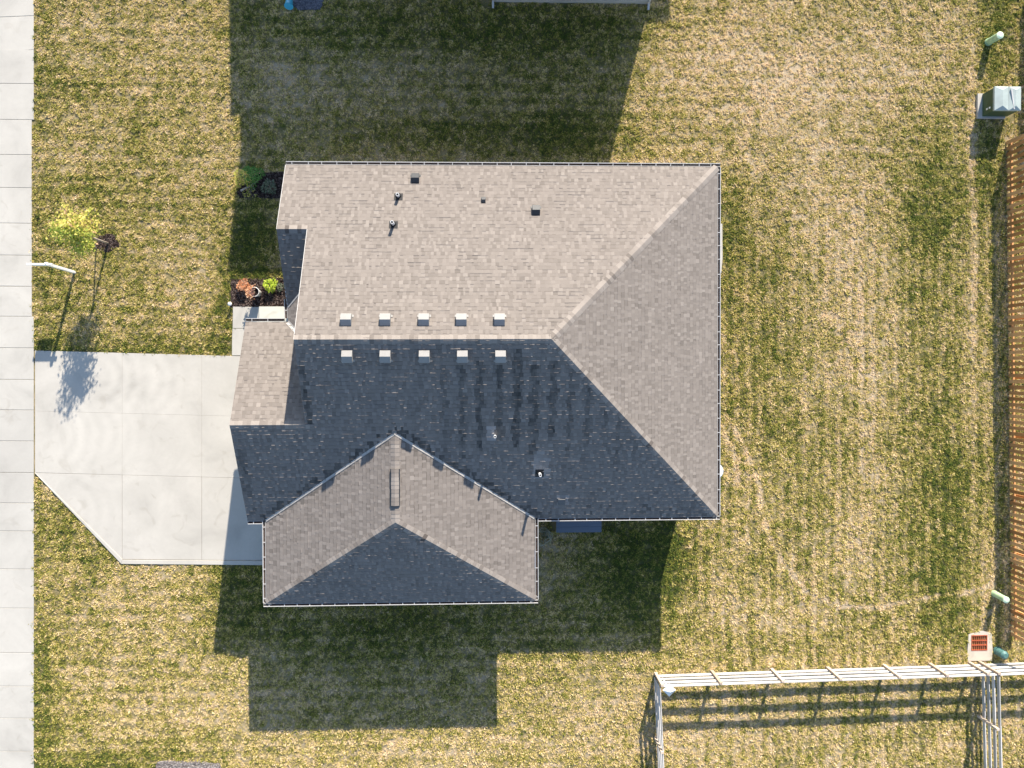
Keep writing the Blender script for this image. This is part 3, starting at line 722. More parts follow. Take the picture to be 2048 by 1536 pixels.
# soil sheet: fine in the middle, wide beyond
nx, ny = 360, 280; xs = np.linspace(-26, 28, nx); ys = np.linspace(-21, 21, ny)
XX, YY = np.meshgrid(xs, ys, indexing='ij')
ZZ = (vnoise(XX,YY,1.5,11)-.5)*.012 + (vnoise(XX,YY,.4,12)-.5)*.012 - .006
edge_m = (XX < -25.9) | (XX > 27.9) | (YY < -20.9) | (YY > 20.9); ZZ[edge_m] = 0
vv = np.stack([XX.ravel(), YY.ravel(), ZZ.ravel()], 1)
idx = np.arange(nx*ny).reshape(nx, ny)
ff = np.stack([idx[:-1,:-1].ravel(), idx[1:,:-1].ravel(), idx[1:,1:].ravel(), idx[:-1,1:].ravel()], 1).tolist()
ov_ = [(-26,-21,0),(28,-21,0),(28,21,0),(-26,21,0),(-400,-400,0),(400,-400,0),(400,400,0),(-400,400,0)]
n0 = len(vv); vall = vv.tolist()+ov_; ff += [(n0+4,n0+5,n0+1,n0),(n0+5,n0+6,n0+2,n0+1),(n0+6,n0+7,n0+3,n0+2),(n0+7,n0+4,n0,n0+3)]
me = bpy.data.meshes.new('ground'); me.from_pydata(vall, [], ff)
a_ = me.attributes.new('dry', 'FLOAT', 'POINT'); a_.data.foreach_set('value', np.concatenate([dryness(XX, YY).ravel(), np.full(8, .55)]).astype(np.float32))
me.materials.append(M_gground); go = bpy.data.objects.new('ground', me); sc.collection.objects.link(go); go['kind'] = 'structure'

def inpoly(x, y, poly):
    ins = np.zeros(x.shape, bool); n = len(poly)
    for i in range(n):
        x1, y1 = poly[i]; x2, y2 = poly[(i+1) % n]
        c = ((y1 > y) != (y2 > y)) & (x < (x2-x1)*(y-y1)/((y2-y1) if abs(y2-y1) > 1e-9 else 1e-9)+x1); ins ^= c
    return ins
bedA = [G2(*p) for p in [(463,559),(500,557),(540,558),(580,556),(580,613),(462,613)]]
bedB = [G2(*p) for p in [(503,352),(530,346),(580,344),(585,395),(545,397),(508,394),(480,396),(474,384),(484,372)]]
ring = [G2(214+24*math.cos(k*.45)*(1+.14*math.sin(k*2.3)), 486+17*math.sin(k*.45)*(1+.14*math.cos(k*1.7))) for k in range(14)]
gravA = [G2(*p) for p in [(314,1524),(330,1521),(400,1523),(440,1527),(446,1560),(310,1560)]]
gravB = [G2(*p) for p in [(588,-30),(584,8),(596,20),(640,19),(646,6),(648,-30)]]
drainp = [G2(*p) for p in [(1934,1268),(1962,1262),(1982,1268),(1984,1322),(1935,1322)]]
tpad = [G2(*p) for p in [(1950,190),(2030,190),(2030,240),(1950,240)]]
deckp = [G2(*p) for p in [(1100,1020),(1206,1020),(1206,1062),(1100,1062)]]
footp = [(x, y) for x, y in foot]
sidep = [G2(-25,-60), G2(-25,1600), G2(68.5,1600), G2(68.5,700), G2(64.5,690), G2(64.5,250), G2(68.5,240), G2(68.5,-60)]
drivep = [G2(*p) for p in [(60,700.5),(70,700.5),(466,711.5),(464,613),(600,613),(600,1129),(243,1127),(70,946),(60,946)]]
patiop = [(XE-OV, a[1]) for a in [(0,0)]] and [(XE-OV,G2(1442,546)[1]),(G2(1442,546)[0],G2(1442,546)[1]),(G2(1444,448)[0],G2(1444,448)[1]),(XE-OV,G2(1444,448)[1])]
nbp = [(V2[0], yw-.03), (V2[2], yw-.03), (V2[2], 40), (V2[0], 40)]
# points
DEN = 235
A = (-25.8, 26.5, -19.5, 19.5); cnt = int((A[1]-A[0])*(A[3]-A[2])*DEN)
X = rng.uniform(A[0], A[1], cnt); Y = rng.uniform(A[2], A[3], cnt)
keep = np.ones(cnt, bool)
JX = X+rng.normal(0, .042, X.shape); JY = Y+rng.normal(0, .042, X.shape)
for P_ in (bedA, bedB, ring, gravA, gravB, drainp, tpad, deckp, footp, sidep, drivep, patiop, nbp): keep &= ~inpoly(JX, JY, P_)
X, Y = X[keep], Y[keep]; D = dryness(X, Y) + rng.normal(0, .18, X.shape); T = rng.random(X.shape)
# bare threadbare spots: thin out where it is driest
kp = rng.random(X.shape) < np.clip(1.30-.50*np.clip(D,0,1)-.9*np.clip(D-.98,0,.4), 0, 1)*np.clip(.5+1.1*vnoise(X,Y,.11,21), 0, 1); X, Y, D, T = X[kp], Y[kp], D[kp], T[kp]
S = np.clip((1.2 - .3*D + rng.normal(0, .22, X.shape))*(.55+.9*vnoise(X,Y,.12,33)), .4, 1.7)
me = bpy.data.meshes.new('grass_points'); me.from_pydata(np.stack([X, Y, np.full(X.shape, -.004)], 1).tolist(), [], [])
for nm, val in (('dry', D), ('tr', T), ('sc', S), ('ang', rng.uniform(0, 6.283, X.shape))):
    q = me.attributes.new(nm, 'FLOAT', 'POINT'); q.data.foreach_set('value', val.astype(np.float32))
grass = bpy.data.objects.new('grass', me); sc.collection.objects.link(grass)
tag(grass, 'dry patchy lawn of straw coloured and green grass all round the house', 'grass', kind='stuff')
tcol = bpy.data.collections.new('tufts')
for k in range(7):
    t = MB(); nbld = 14
    for i in range(nbld):
        a, r_ = random.uniform(0, 6.28), random.uniform(0, .062); bx0, by0 = math.cos(a)*r_, math.sin(a)*r_
        az = random.uniform(0, 6.28); L = random.uniform(.024, .060); ln = random.uniform(.25, .95); wd = random.uniform(.005, .0125)
        dx_, dy_ = math.cos(az), math.sin(az); px_, py_ = -dy_*wd, dx_*wd
        mx, my, mz = bx0+dx_*L*ln*.35, by0+dy_*L*ln*.35, L*.62*(1-.2*ln)
        ex_, ey_, ez_ = bx0+dx_*L*ln, by0+dy_*L*ln, L*(1-.5*ln)
        t.mesh([(bx0-px_,by0-py_,0),(bx0+px_,by0+py_,0),(mx+px_*.9,my+py_*.9,mz),(mx-px_*.9,my-py_*.9,mz),(ex_,ey_,ez_)], [(0,1,2,3),(3,2,4)], random.random())
    o = t.build('tuft', M_grass); sc.collection.objects.unlink(o); tcol.objects.link(o)
gn = bpy.data.node_groups.new('scatter', 'GeometryNodeTree')
gn.interface.new_socket('Geometry', in_out='INPUT', socket_type='NodeSocketGeometry'); gn.interface.new_socket('Geometry', in_out='OUTPUT', socket_type='NodeSocketGeometry')
gi = gn.nodes.new('NodeGroupInput'); gout = gn.nodes.new('NodeGroupOutput'); ip = gn.nodes.new('GeometryNodeInstanceOnPoints')
ci = gn.nodes.new('GeometryNodeCollectionInfo'); ci.inputs['Collection'].default_value = tcol; ci.inputs['Separate Children'].default_value = True; ci.inputs['Reset Children'].default_value = True
def na_(name):
    n = gn.nodes.new('GeometryNodeInputNamedAttribute'); n.data_type = 'FLOAT'; n.inputs['Name'].default_value = name; return n.outputs['Attribute']
rv_ = gn.nodes.new('FunctionNodeRandomValue'); rv_.data_type = 'INT'; rv_.inputs[4].default_value = 0; rv_.inputs[5].default_value = 6
cx_ = gn.nodes.new('ShaderNodeCombineXYZ'); gn.links.new(na_('ang'), cx_.inputs[2])
gn.links.new(gi.outputs[0], ip.inputs['Points']); gn.links.new(ci.outputs[0], ip.inputs['Instance']); ip.inputs['Pick Instance'].default_value = True
gn.links.new(rv_.outputs[2], ip.inputs['Instance Index']); gn.links.new(cx_.outputs[0], ip.inputs['Rotation']); gn.links.new(na_('sc'), ip.inputs['Scale'])
gn.links.new(ip.outputs[0], gout.inputs[0])
md = grass.modifiers.new('scatter', 'NODES'); md.node_group = gn

# ================================================================ BEDS, MULCH, GRAVEL
def chips(name, poly, mat, n, size, zz=.0, label=None, cat=None, mound=.03, flat=.5):
    m = MB(); P_ = poly; xs_ = [p[0] for p in P_]; ys_ = [p[1] for p in P_]
    if area(P_) < 0: P_ = P_[::-1]
    m.slab(P_, -.05, .012, .35)
    cx, cy = sum(xs_)/len(xs_), sum(ys_)/len(ys_); k = 0
    while k < n:
        x, y = random.uniform(min(xs_), max(xs_)), random.uniform(min(ys_), max(ys_))
        if not inpoly(np.array([x]), np.array([y]), P_)[0]: continue
        k += 1; s = size*random.uniform(.5, 1.5); z = .012+random.uniform(0, mound)
        M = Matrix.Translation((x, y, z)) @ Matrix.Rotation(random.uniform(0, 6.28), 4, 'Z') @ Matrix.Rotation(random.uniform(-.6, .6), 4, 'X') @ Matrix.Rotation(random.uniform(-.5, .5), 4, 'Y')
        m.box((-s, -s*flat, -s*.25), (s, s*flat, s*.25), random.random(), 0, M)
    o = m.build(name, mat); tag(o, label, cat, kind='stuff'); return o
chips('mulch', bedA, M_mulch, 2600, .028, label='dark bark mulch bed beside the front porch', cat='mulch')
chips('mulch', bedB, M_mulch, 1900, .028, label='shaded bark mulch bed by the north west corner of the house', cat='mulch')
chips('mulch', ring, M_mulch, 700, .026, label='dark ring of bark mulch round the young tree', cat='mulch')
chips('gravel', gravA, M_gravel, 2600, .02, label='pale gravel patch at the bottom edge of the lawn', cat='gravel', flat=.8)
chips('gravel', gravB, M_gravel2, 2200, .022, label='blue grey gravel bed in the shade at the top edge', cat='gravel', flat=.8)

def plant(name, label, px, py, R_, H_, n, mat, lsize, cat='plant', droop=.3, upright=.5, parent=None, base=(0,0), z0=0.02, stems=7, h0=None):
    x, y, _ = G(px, py, (h0 if h0 is not None else H_*.5)) ; c = Vector((x, y, z0))
    root = empty(name, c)
    tag(root, label, cat)
    st = MB(); lf = MB()
    for i in range(stems):
        a = 2*math.pi*i/stems+random.random(); q = Vector((math.cos(a), math.sin(a), 0))
        st.tube([c, c+q*R_*.35+Vector((0,0,H_*.5)), c+q*R_*.75+Vector((0,0,H_*.85))], [.008,.006,.003], 5)
    for i in range(n):
        a = random.uniform(0, 6.28); u = random.random(); rr = R_*(u**.55)*(1+.22*math.sin(3*a+px)); zt = H_*(1-.55*(rr/R_)**2)*random.uniform(.35, 1.05)
        p = c+Vector((math.cos(a)*rr, math.sin(a)*rr, zt)); az = a+random.uniform(-.9, .9); L = lsize*random.uniform(.6, 1.4)
        d = Vector((math.cos(az), math.sin(az), random.uniform(-droop, upright))).normalized(); s = d.cross(Vector((random.uniform(-.5,.5),random.uniform(-.5,.5),1))).normalized()
        mid = p+d*L*.5+Vector((0,0,L*.08)); lf.mesh([p, mid+s*L*.26, p+d*L, mid-s*L*.26], [(0,1,2,3)], random.random())
    st.build('stem', M_stake, root); lf.build('leaves', mat, root)
    return root
L_orange = leaf_mat('orange_leaves', [(0.34,0.10,0.04),(0.66,0.28,0.12),(0.80,0.45,0.24),(0.82,0.58,0.40)])
L_lime = leaf_mat('lime_leaves', [(0.28,0.40,0.03),(0.52,0.62,0.05),(0.68,0.74,0.12)])
L_green = leaf_mat('green_leaves', [(0.05,0.14,0.03),(0.12,0.30,0.05),(0.22,0.42,0.10)])
L_sage = leaf_mat('sage_leaves', [(0.08,0.11,0.06),(0.16,0.20,0.12),(0.26,0.28,0.20)])
L_yell = leaf_mat('yellow_leaves', [(0.40,0.44,0.05),(0.66,0.62,0.10),(0.80,0.68,0.18),(0.78,0.45,0.20)])
L_rose = leaf_mat('rose_brown_leaves', [(0.12,0.05,0.04),(0.30,0.15,0.12),(0.42,0.28,0.22)])
L_tree = leaf_mat('turning_tree_leaves', [(0.17,0.26,0.035),(0.38,0.44,0.07),(0.57,0.55,0.11),(0.70,0.55,0.16),(0.74,0.46,0.28)], .35)
plant('flowering_plant', 'orange flowering plant in the mulch left of the white pot', 487, 571, .22, .34, 330, L_orange, .075)
plant('lime_plant', 'bright lime green leafy plant in the mulch beside the white pot', 540, 570, .22, .36, 360, L_lime, .085)
plant('small_plant', 'small pale green plant between the lime plant and the house', 561, 574, .15, .18, 120, L_sage, .05)
plant('shrub', 'dark green shrub in shade at the corner of the upper mulch bed', 503, 352, .38, .60, 520, L_green, .075, 'shrub')
plant('shrub', 'thin shrub with yellow leaves catching the sun at the shadow edge', 480, 352, .30, .95, 240, L_yell, .08, 'shrub', h0=.7)
plant('leafy_plant', 'grey green low plant in the upper mulch bed beside the wall', 538, 374, .26, .28, 190, L_sage, .08)
plant('withered_plant', 'small yellowing plant with pale tips beside the fallen branch', 500, 383, .24, .22, 70, L_yell, .06)
# planter pot
px_, py_, _ = G(508, 583, .5); pot = MB(); c = Vector((px_+.04, py_-.02, .012))
prof = [(.10,0),(.12,.02),(.15,.30),(.175,.52),(.19,.55),(.19,.58),(.168,.58),(.155,.50)]
n = 24; vs = [c+Vector((math.cos(2*math.pi*k/n)*r_, math.sin(2*math.pi*k/n)*r_, z)) for r_, z in prof for k in range(n)]
pot.mesh(vs, [(i*n+k, i*n+(k+1)%n, (i+1)*n+(k+1)%n, (i+1)*n+k) for i in range(len(prof)-1) for k in range(n)]+[tuple(range(n-1,-1,-1))])
pr = empty('planter_pot', c); tag(pr, 'tall white round planter pot standing in the mulch by the porch', 'plant pot')
pot.build('pot', M_pot, pr, smooth=True)
sm = MB(); sm.mesh([c+Vector((math.cos(2*math.pi*k/n)*.157, math.sin(2*math.pi*k/n)*.157, .50)) for k in range(n)], [tuple(range(n))]); sm.build('soil', M_soil, pr)
def pot_plant():
    root = empty('potted_plant', c+Vector((0,0,.5))); tag(root, 'orange and dusty pink plant trailing over the left rim of the white pot', 'plant')
    lf = MB(); lf2 = MB(); sk = MB()
    for k_ in range(9):
        a = math.pi+random.uniform(-.9,.9); sk.tube([c+Vector((0,0,.5)), c+Vector((math.cos(a)*.12, math.sin(a)*.12, .62)), c+Vector((math.cos(a)*.28, math.sin(a)*.28, .5))], [.006,.005,.003], 5)
    sk.build('stem', M_stake, root)
    for i in range(560):
        a = random.gauss(math.pi*.98, .6); rr = random.uniform(.04, .32); z = .55+.10*math.sin(min(1, rr/.2)*math.pi*.6)-max(0, rr-.17)*1.6*random.random()
        p = c+Vector((math.cos(a)*rr, math.sin(a)*rr-.02, z)); az = random.uniform(0, 6.28); L = random.uniform(.03, .075)
        d = Vector((math.cos(az), math.sin(az), random.uniform(-.4,.4))).normalized(); s = d.cross(Vector((0,.3,1))).normalized()
        (lf if rr > .16 else lf2).mesh([p, p+d*L*.5+s*L*.3, p+d*L, p+d*L*.5-s*L*.3], [(0,1,2,3)], random.random())
    lf.build('flowers', L_orange, root); lf2.build('leaves', L_rose, root)
pot_plant()
# garden stone / solar light by the path
s_ = empty('solar_light', (*G2(464,609), 0)); tag(s_, 'small pale round path light at the corner of the mulch bed', 'garden light')
q = Vector((*G2(464,609), 0)); m = MB(); m.tube([q, q+Vector((0,0,.20))], .02, 8); m.build('stem', M_black, s_)
m = MB(); m.tube([q+Vector((0,0,.19)), q+Vector((0,0,.22)), q+Vector((0,0,.27)), q+Vector((0,0,.30))], [.03,.075,.075,.03], 14); m.build('head', M_pvc, s_, smooth=True)
# branch lying in the upper bed
a = Vector(G(481,382,.10)); b = Vector(G(516,362,.22)); m = MB(); m.tube([a+(b-a)*k/6+Vector((random.uniform(-.02,.02),random.uniform(-.02,.02),0)) for k in range(7)], [.05,.045,.04,.045,.035,.03,.025], 8)
m.tube([a+(b-a)*.6, a+(b-a)*.6+Vector((.18,-.22,.05))], [.02,.008], 6)
o = m.build('fallen_branch', M_bark, smooth=True); tag(o, 'pale grey branch lying across the upper mulch bed', 'branch')
tg = MB(); 
for i in range(60):
    t_ = random.random(); p = Vector((*G2(544+t_*24, 341+random.uniform(-1.2,1.2)), 0)); L = random.uniform(.05,.10); az = random.uniform(0,6.28)
    d = Vector((math.cos(az)*.5, math.sin(az)*.5, .8)).normalized(); s = d.cross(Vector((0,0,1))).normalized(); tg.mesh([p-s*.008,p+s*.008,p+d*L],[(0,1,2)],random.random())
tag(tg.build('grass_edging', L_yell), 'thin line of yellow grass along the upper mulch bed', 'grass', kind='stuff')

# ================================================================ YOUNG TREE
tb = Vector((*G2(217,487), 0)); tree = empty('young_tree', tb); tag(tree, 'young street tree with yellow and lime autumn leaves left of the mulch ring', 'tree')
ttop = Vector(G(168,469,1.75)); m = MB(); H_T = 3.4
dirv = Vector((tb.x*0+(-.02), .0, 1))
axis = lambda h: Vector((tb.x+(ttop.x-tb.x)*min(1,h/1.75), tb.y+(ttop.y-tb.y)*min(1,h/1.75), h))
m.tube([axis(0), axis(.6), axis(1.2), axis(1.75), axis(2.2), axis(2.7), axis(3.15)], [.045,.037,.033,.03,.022,.014,.006], 10)
limbs = []
for i in range(26):
    h = random.uniform(1.5, 2.75); a = i*2.4+random.uniform(-.4,.4); L = (.95 if h < 2.3 else .60)*random.uniform(.6, 1.0)
    p0 = axis(h); d = Vector((math.cos(a), math.sin(a), random.uniform(.25, .75))).normalized()
    p1 = p0+d*L*.5; p2 = p0+d*L+Vector((0,0,.05)); m.tube([p0, p1, p2], [.012,.008,.003], 6); limbs.append((p0, p1, p2))
m.build('trunk', M_bark, tree, smooth=True)
lf = MB()
for i in range(3300):
    if random.random() < .8:
        p0, p1, p2 = random.choice(limbs); t_ = random.uniform(.25, 1.1); p = p0+(p2-p0)*t_ + Vector((random.gauss(0,.10), random.gauss(0,.10), random.gauss(0,.11)))
    else:
        h = random.uniform(2.0, H_T); p = axis(h)+Vector((random.gauss(0,.16), random.gauss(0,.16), 0))
    az = random.uniform(0, 6.28); L = random.uniform(.06, .12); d = Vector((math.cos(az), math.sin(az), random.uniform(-.7,.5))).normalized()
    s = d.cross(Vector((random.uniform(-.6,.6),random.uniform(-.6,.6),1))).normalized()
    r_ = min(1, max(0, random.gauss(.45,.22)+ (.12 if p.y > tb.y else -.08)))
    lf.mesh([p, p+d*L*.35+s*L*.36, p+d*L, p+d*L*.35-s*L*.36], [(0,1,2,3)], r_)
lf.build('crown', L_tree, tree)
# leaning stake with tie
sb = Vector((*G2(190,497), 0)); st_top = axis(1.25)+Vector((.05,-.04,.0)); m = MB()
stk = empty('tree_stake', sb); tag(stk, 'grey stake leaning in to the young tree trunk and tied to it', 'stake')
m.bar(sb-Vector((0,0,.1)), st_top+Vector((0,0,.08)), .04, .04); m.build('post', M_stake, stk)
m = MB(); m.tube([st_top+Vector((-.08,0,-.03)), st_top+Vector((.03,.05,0)), axis(1.22)+Vector((-.05,.05,0)), axis(1.2)+Vector((.0,-.05,0))], .012, 6); m.build('tie', M_rubber, stk)

# ================================================================ HANGING SIGN POST BY THE SIDEWALK
sp = Vector((*G2(149.5,545), 0)); tp = Vector(G(93,524,1.82)); sgn = empty('sign_post', sp); tag(sgn, 'white wooden post with an arm and a hanging blank panel beside the sidewalk', 'sign post')
sp2 = Vector((sp.x, sp.y, 0)); m = MB(); m.bar(sp2-Vector((0,0,.2)), Vector((sp2.x+(tp.x-sp.x)*.5, sp2.y+(tp.y-sp.y)*.5, 1.84)), .095, .095); m.build('post', M_pvc, sgn, bevel=.004)
tx, ty = sp2.x+(tp.x-sp.x)*.5, sp2.y+(tp.y-sp.y)*.5
m = MB(); m.box((tx-.76, ty-.035, 1.71), (tx+.16, ty+.035, 1.79)); m.build('arm', M_pvc, sgn, bevel=.004)
m = MB(); m.box((tx-.055,ty-.055,1.84),(tx+.055,ty+.055,1.865)); m.mesh([(tx-.055,ty-.055,1.865),(tx+.055,ty-.055,1.865),(tx+.055,ty+.055,1.865),(tx-.055,ty+.055,1.865),(tx,ty,1.92)],[(0,1,4),(1,2,4),(2,3,4),(3,0,4)]); m.build('post_cap', M_pvc, sgn)
pn = MB(); pn.box((tx-.71, ty-.012, 1.36), (tx-.11, ty+.012, 1.70)); pno = pn.build('sign_panel', plain('sign_panel_white', (0.74,0.76,0.78), .4, .4, .04), sgn)

# ================================================================ PEDESTALS, TRANSFORMER, DRAIN
def pedestal(px, py, h, r_, mat, mtop, label, dome=False, tilt=(0,0)):
    b = Vector((*G2(px, py), 0)); root = empty('utility_pedestal', b); tag(root, label, 'utility pedestal', 'utility pedestals along the back of the lawn')
    m = MB(); t_ = Vector((tilt[0], tilt[1], 0))
    m.tube([b-Vector((0,0,.1)), b+t_*.05+Vector((0,0,.08))], [r_*1.12, r_*1.1], 20); m.tube([b+Vector((0,0,.08)), b+t_+Vector((0,0,h))], r_, 20)
    m.build('body', mat, root, smooth=False)
    c = MB(); T = b+t_+Vector((0,0,h))
    c.tube([T, T+Vector((0,0,.05)), T+Vector((0,0,.075 if not dome else .12))], [r_*1.06, r_*1.06, r_*.55], 20); c.build('cap', mtop, root, smooth=False, bevel=.004)
pedestal(1975.5, 85, .66, .135, M_ped, M_pedtop, 'pale green round pedestal in the top right corner north of the transformer', tilt=(.02,-.02))
pedestal(1988, 1187, .66, .125, M_ped, M_pedtop, 'pale green round pedestal leaning by the south end of the brown fence', tilt=(.02,-.05))
pedestal(1994, 1301, .34, .16, M_teal, M_teal, 'short teal domed pedestal right of the storm drain', dome=True, tilt=(.05,-.05))
# transformer
c0 = Vector(G(1955,236,0)); tf = empty('transformer', (*G2(1985,215), 0)); tag(tf, 'green steel electrical transformer cabinet on a concrete pad beside the lawn', 'transformer')
pa = [G2(1951,191), G2(1952,238), G2(2010,237), G2(2008,189)]; x0_, y0_ = pa[1]; x1_, y1_ = pa[3]
m = MB(); m.box((x0_, y0_, -.1), (x1_, y1_, .10)); m.build('pad', M_conc, tf, bevel=.01)
bx0, by0 = G2(1960.7,236); bx0 += .0; by0 += .03; bx1, by1 = bx0+1.04, by0+.90; HT = .86
m = MB(); m.box((bx0+.01, by0, .10), (bx1, by1, HT-.10)); m.build('cabinet', M_trafo, tf, bevel=.012)
xm = bx0+.56; zt = HT
l1 = MB(); cx0, cx1, cy0, cy1 = bx0-.015, xm, by0-.02, by1+.02
def hiplid(mb, x0, x1, y0, y1, z0, z1, rise):
    r_ = .12; mb.mesh([(x0,y0,z0),(x1,y0,z0),(x1,y1,z0),(x0,y1,z0),(x0,y0,z1),(x1,y0,z1),(x1,y1,z1),(x0,y1,z1),(x0+(x1-x0)*.5,y0+.16,z1+rise),(x0+(x1-x0)*.5,y1-.16,z1+rise)],
                      [(3,2,1,0),(0,1,5,4),(1,2,6,5),(2,3,7,6),(3,0,4,7),(4,5,8),(5,6,9,8),(6,7,9),(7,4,8,9)])
hiplid(l1, cx0, cx1-.004, cy0, cy1, zt-.098, zt, .075); l1.build('lid', M_trafotop, tf, bevel=.004)
l2 = MB(); hiplid(l2, xm+.004, bx1+.02, cy0, cy1, zt-.098, zt-.004, .075); l2.build('hood', M_trafotop, tf, bevel=.004)
l3 = MB(); l3.bar((xm+.07, by1-.08, zt+.045), (xm+.20, by0+.02, zt+.03), .045, .03); l3.build('strap', M_white, tf)
for yy, zz in ((by0+.16, .34), (by0+.16, .50)): l4 = MB(); l4.box((bx0+.004, yy, zz), (bx0+.0085, yy+.07, zz+.09)); l4.build('sticker', M_pvc, tf)
# storm drain
dr = empty('storm_drain', (*G2(1958,1290), 0)); tag(dr, 'square storm drain with a rusty red iron grate set in concrete', 'storm drain')
m = MB(); ga, gb = G2(1941.5,1300.5), G2(1973.5,1269.5); dp = drainp if area(drainp) > 0 else drainp[::-1]
gx0, gy0, gx1, gy1 = ga[0], ga[1], gb[0], gb[1]
n = len(dp)
# collar as four strips round the opening
ox0, oy0 = min(p[0] for p in dp)+.03, min(p[1] for p in dp)+.03; ox1, oy1 = max(p[0] for p in dp)-.03, max(p[1] for p in dp)-.06
m.slab([(ox0,oy0),(ox1,oy0),(ox1+.03,gy0),(ox0-.02,gy0)], -.1, .03, .3); m.slab([(ox0+.02,gy1),(ox1,gy1),(ox1-.05,oy1-.02),((ox0+ox1)/2+.1,oy1+.08),(ox0+.08,oy1-.04)], -.1, .03, .1)
m.slab([(ox0-.02,gy0),(gx0,gy0),(gx0,gy1),(ox0+.02,gy1)], -.1, .03, .2); m.slab([(gx1,gy0),(ox1+.03,gy0),(ox1,gy1),(gx1,gy1)], -.1, .03, .1)
m.build('collar', concrete_mat('drain_concrete', (0.50,0.45,0.37)), dr)
m = MB(); m.box((gx0,gy0,-.12),(gx1,gy1,-.05)); m.build('pit', M_black, dr)
m = MB(); W_, Hh = gx1-gx0, gy1-gy0; zt = .045; fr = .032
m.box((gx0,gy0,-.02),(gx1,gy0+fr,zt)); m.box((gx0,gy1-fr,-.02),(gx1,gy1,zt)); m.box((gx0,gy0+fr,-.02),(gx0+fr,gy1-fr,zt)); m.box((gx1-fr,gy0+fr,-.02),(gx1,gy1-fr,zt))
for k in (1, 2): y_ = gy0+fr+(Hh-2*fr)*k/3; m.box((gx0+fr,y_-.018,-.02),(gx1-fr,y_+.018,zt-.003))
for k in range(1, 7):
    x_ = gx0+fr+(W_-2*fr)*k/7
    for j in range(3):
        a = gy0+fr+(Hh-2*fr)*j/3+(.018 if j else 0); b = gy0+fr+(Hh-2*fr)*(j+1)/3-(.018 if j < 2 else 0)
        m.box((x_-.008,a,-.02),(x_+.008,b,zt-.006))
m.build('grate', M_rust, dr)

# ================================================================ FENCES
bf = empty('wooden_fence', (*G2(2018,780), 0)); tag(bf, 'orange brown cedar shadowbox fence along the right edge', 'fence')
FA = Vector((*G2(2015,283), 0)); FB = Vector((*G2(2024,1276), 0)); FH = 1.22
def picket_run(A_, B_, nm='picket_panel', step=.237, wd=.142, seed=1):
    m = MB(); d = (B_-A_); L = d.length; d.normalize(); nrm = Vector((d.y, -d.x, 0)); nrm = nrm if nrm.x < 0 else -nrm
    k = 0; i = 0
    while k < L:
        for side in (0,):
            kk = k+side*step/2; 
            if kk+wd > L: continue
            o = A_+d*kk + nrm*(.045 if side == 0 else -.065); h = FH+random.uniform(-.01,.01); r_ = random.random()
            a = o; b = o+d*wd; t_ = nrm*.018; lean = nrm*random.uniform(-.008,.008)
            m.mesh([a,b,b+t_,a+t_,a+lean+Vector((0,0,h)),b+lean+Vector((0,0,h)),b+t_+lean+Vector((0,0,h)),a+t_+lean+Vector((0,0,h))],
                   [(0,1,2,3),(7,6,5,4),(0,4,5,1),(1,5,6,2),(2,6,7,3),(3,7,4,0)], r_)
        k += step; i += 1
    m.build(nm, M_cedar, bf)
    for z in (.20, 1.10):
        q = MB(); q.bar(A_+Vector((0,0,z))-nrm*.008, B_+Vector((0,0,z))-nrm*.008, .07, .09); q.build('fence_rail', M_cedar, bf)
    k = .05
    while k < L+.1:
        q = MB(); p = A_+d*min(k, L-.05)-nrm*.11; q.box((p.x-.045,p.y-.045,-.2),(p.x+.045,p.y+.045,FH-.04)); q.build('post', M_cedar, bf); k += 2.4
picket_run(FA, FB)
FC = Vector((*G2(2066,283), 0)); FD = Vector((*G2(2072,-80), 0)); picket_run(FC, FD)
# board fence round the yard at the bottom right
rf = empty('rail_fence', (*G2(1640,1340), 0)); tag(rf, 'pale weathered four rail board fence with tan posts at the lower right', 'fence')
RH = 1.18
def rail_run(A_, B_, posts, side, name='rail'):
    """side: the way the rails face, posts in front of them"""
    A_ = Vector((*A_, 0)); B_ = Vector((*B_, 0)); s = Vector((*side, 0)); d = (B_-A_).normalized()
    for z in (.16, .47, .78, 1.09):
        m = MB(); seg = [A_]+[A_+(B_-A_)*t for t in (.33,.66)]+[B_]
        for p, q in zip(seg, seg[1:]): m.bar(p+Vector((0,0,z+random.uniform(-.008,.008))), q+Vector((0,0,z+random.uniform(-.008,.008))), .036, .148, random.random())
        m.build('rail', M_rail, rf)
    for P_ in posts:
        P_ = Vector((*P_, 0)); m = MB(); c_ = P_+s*.062
        m.box((c_.x-.060,c_.y-.045,-.2),(c_.x+.060,c_.y+.045,RH+.03), random.random()); m.build('post', M_post, rf, bevel=.004)
c1 = G2(1310.5,1349); c2 = G2(1958,1327); 
nb_ = Vector((0,1))
def onrow(px): t_ = (px-1310.5)/(1958-1310.5); return (c1[0]+(c2[0]-c1[0])*t_, c1[1]+(c2[1]-c1[1])*t_)
rail_run(c1, c2, [onrow(p) for p in (1311,1422.5,1541,1652,1766,1858,1937.5)], (0,1))
c3 = G2(2110,1321); rail_run((c2[0]+.06,c2[1]), c3, [(c2[0]+.02,c2[1]), G2(2075,1322)], (0,1))
c4 = G2(1319,1620); rail_run((c1[0]-.06,c1[1]-.05), c4, [G2(1314,1475), G2(1318,1600)], (-1,0))
c5 = G2(1968,1620); rail_run((c2[0]+.05,c2[1]-.06), c5, [G2(1959,1431), G2(1963,1560)], (-1,0))
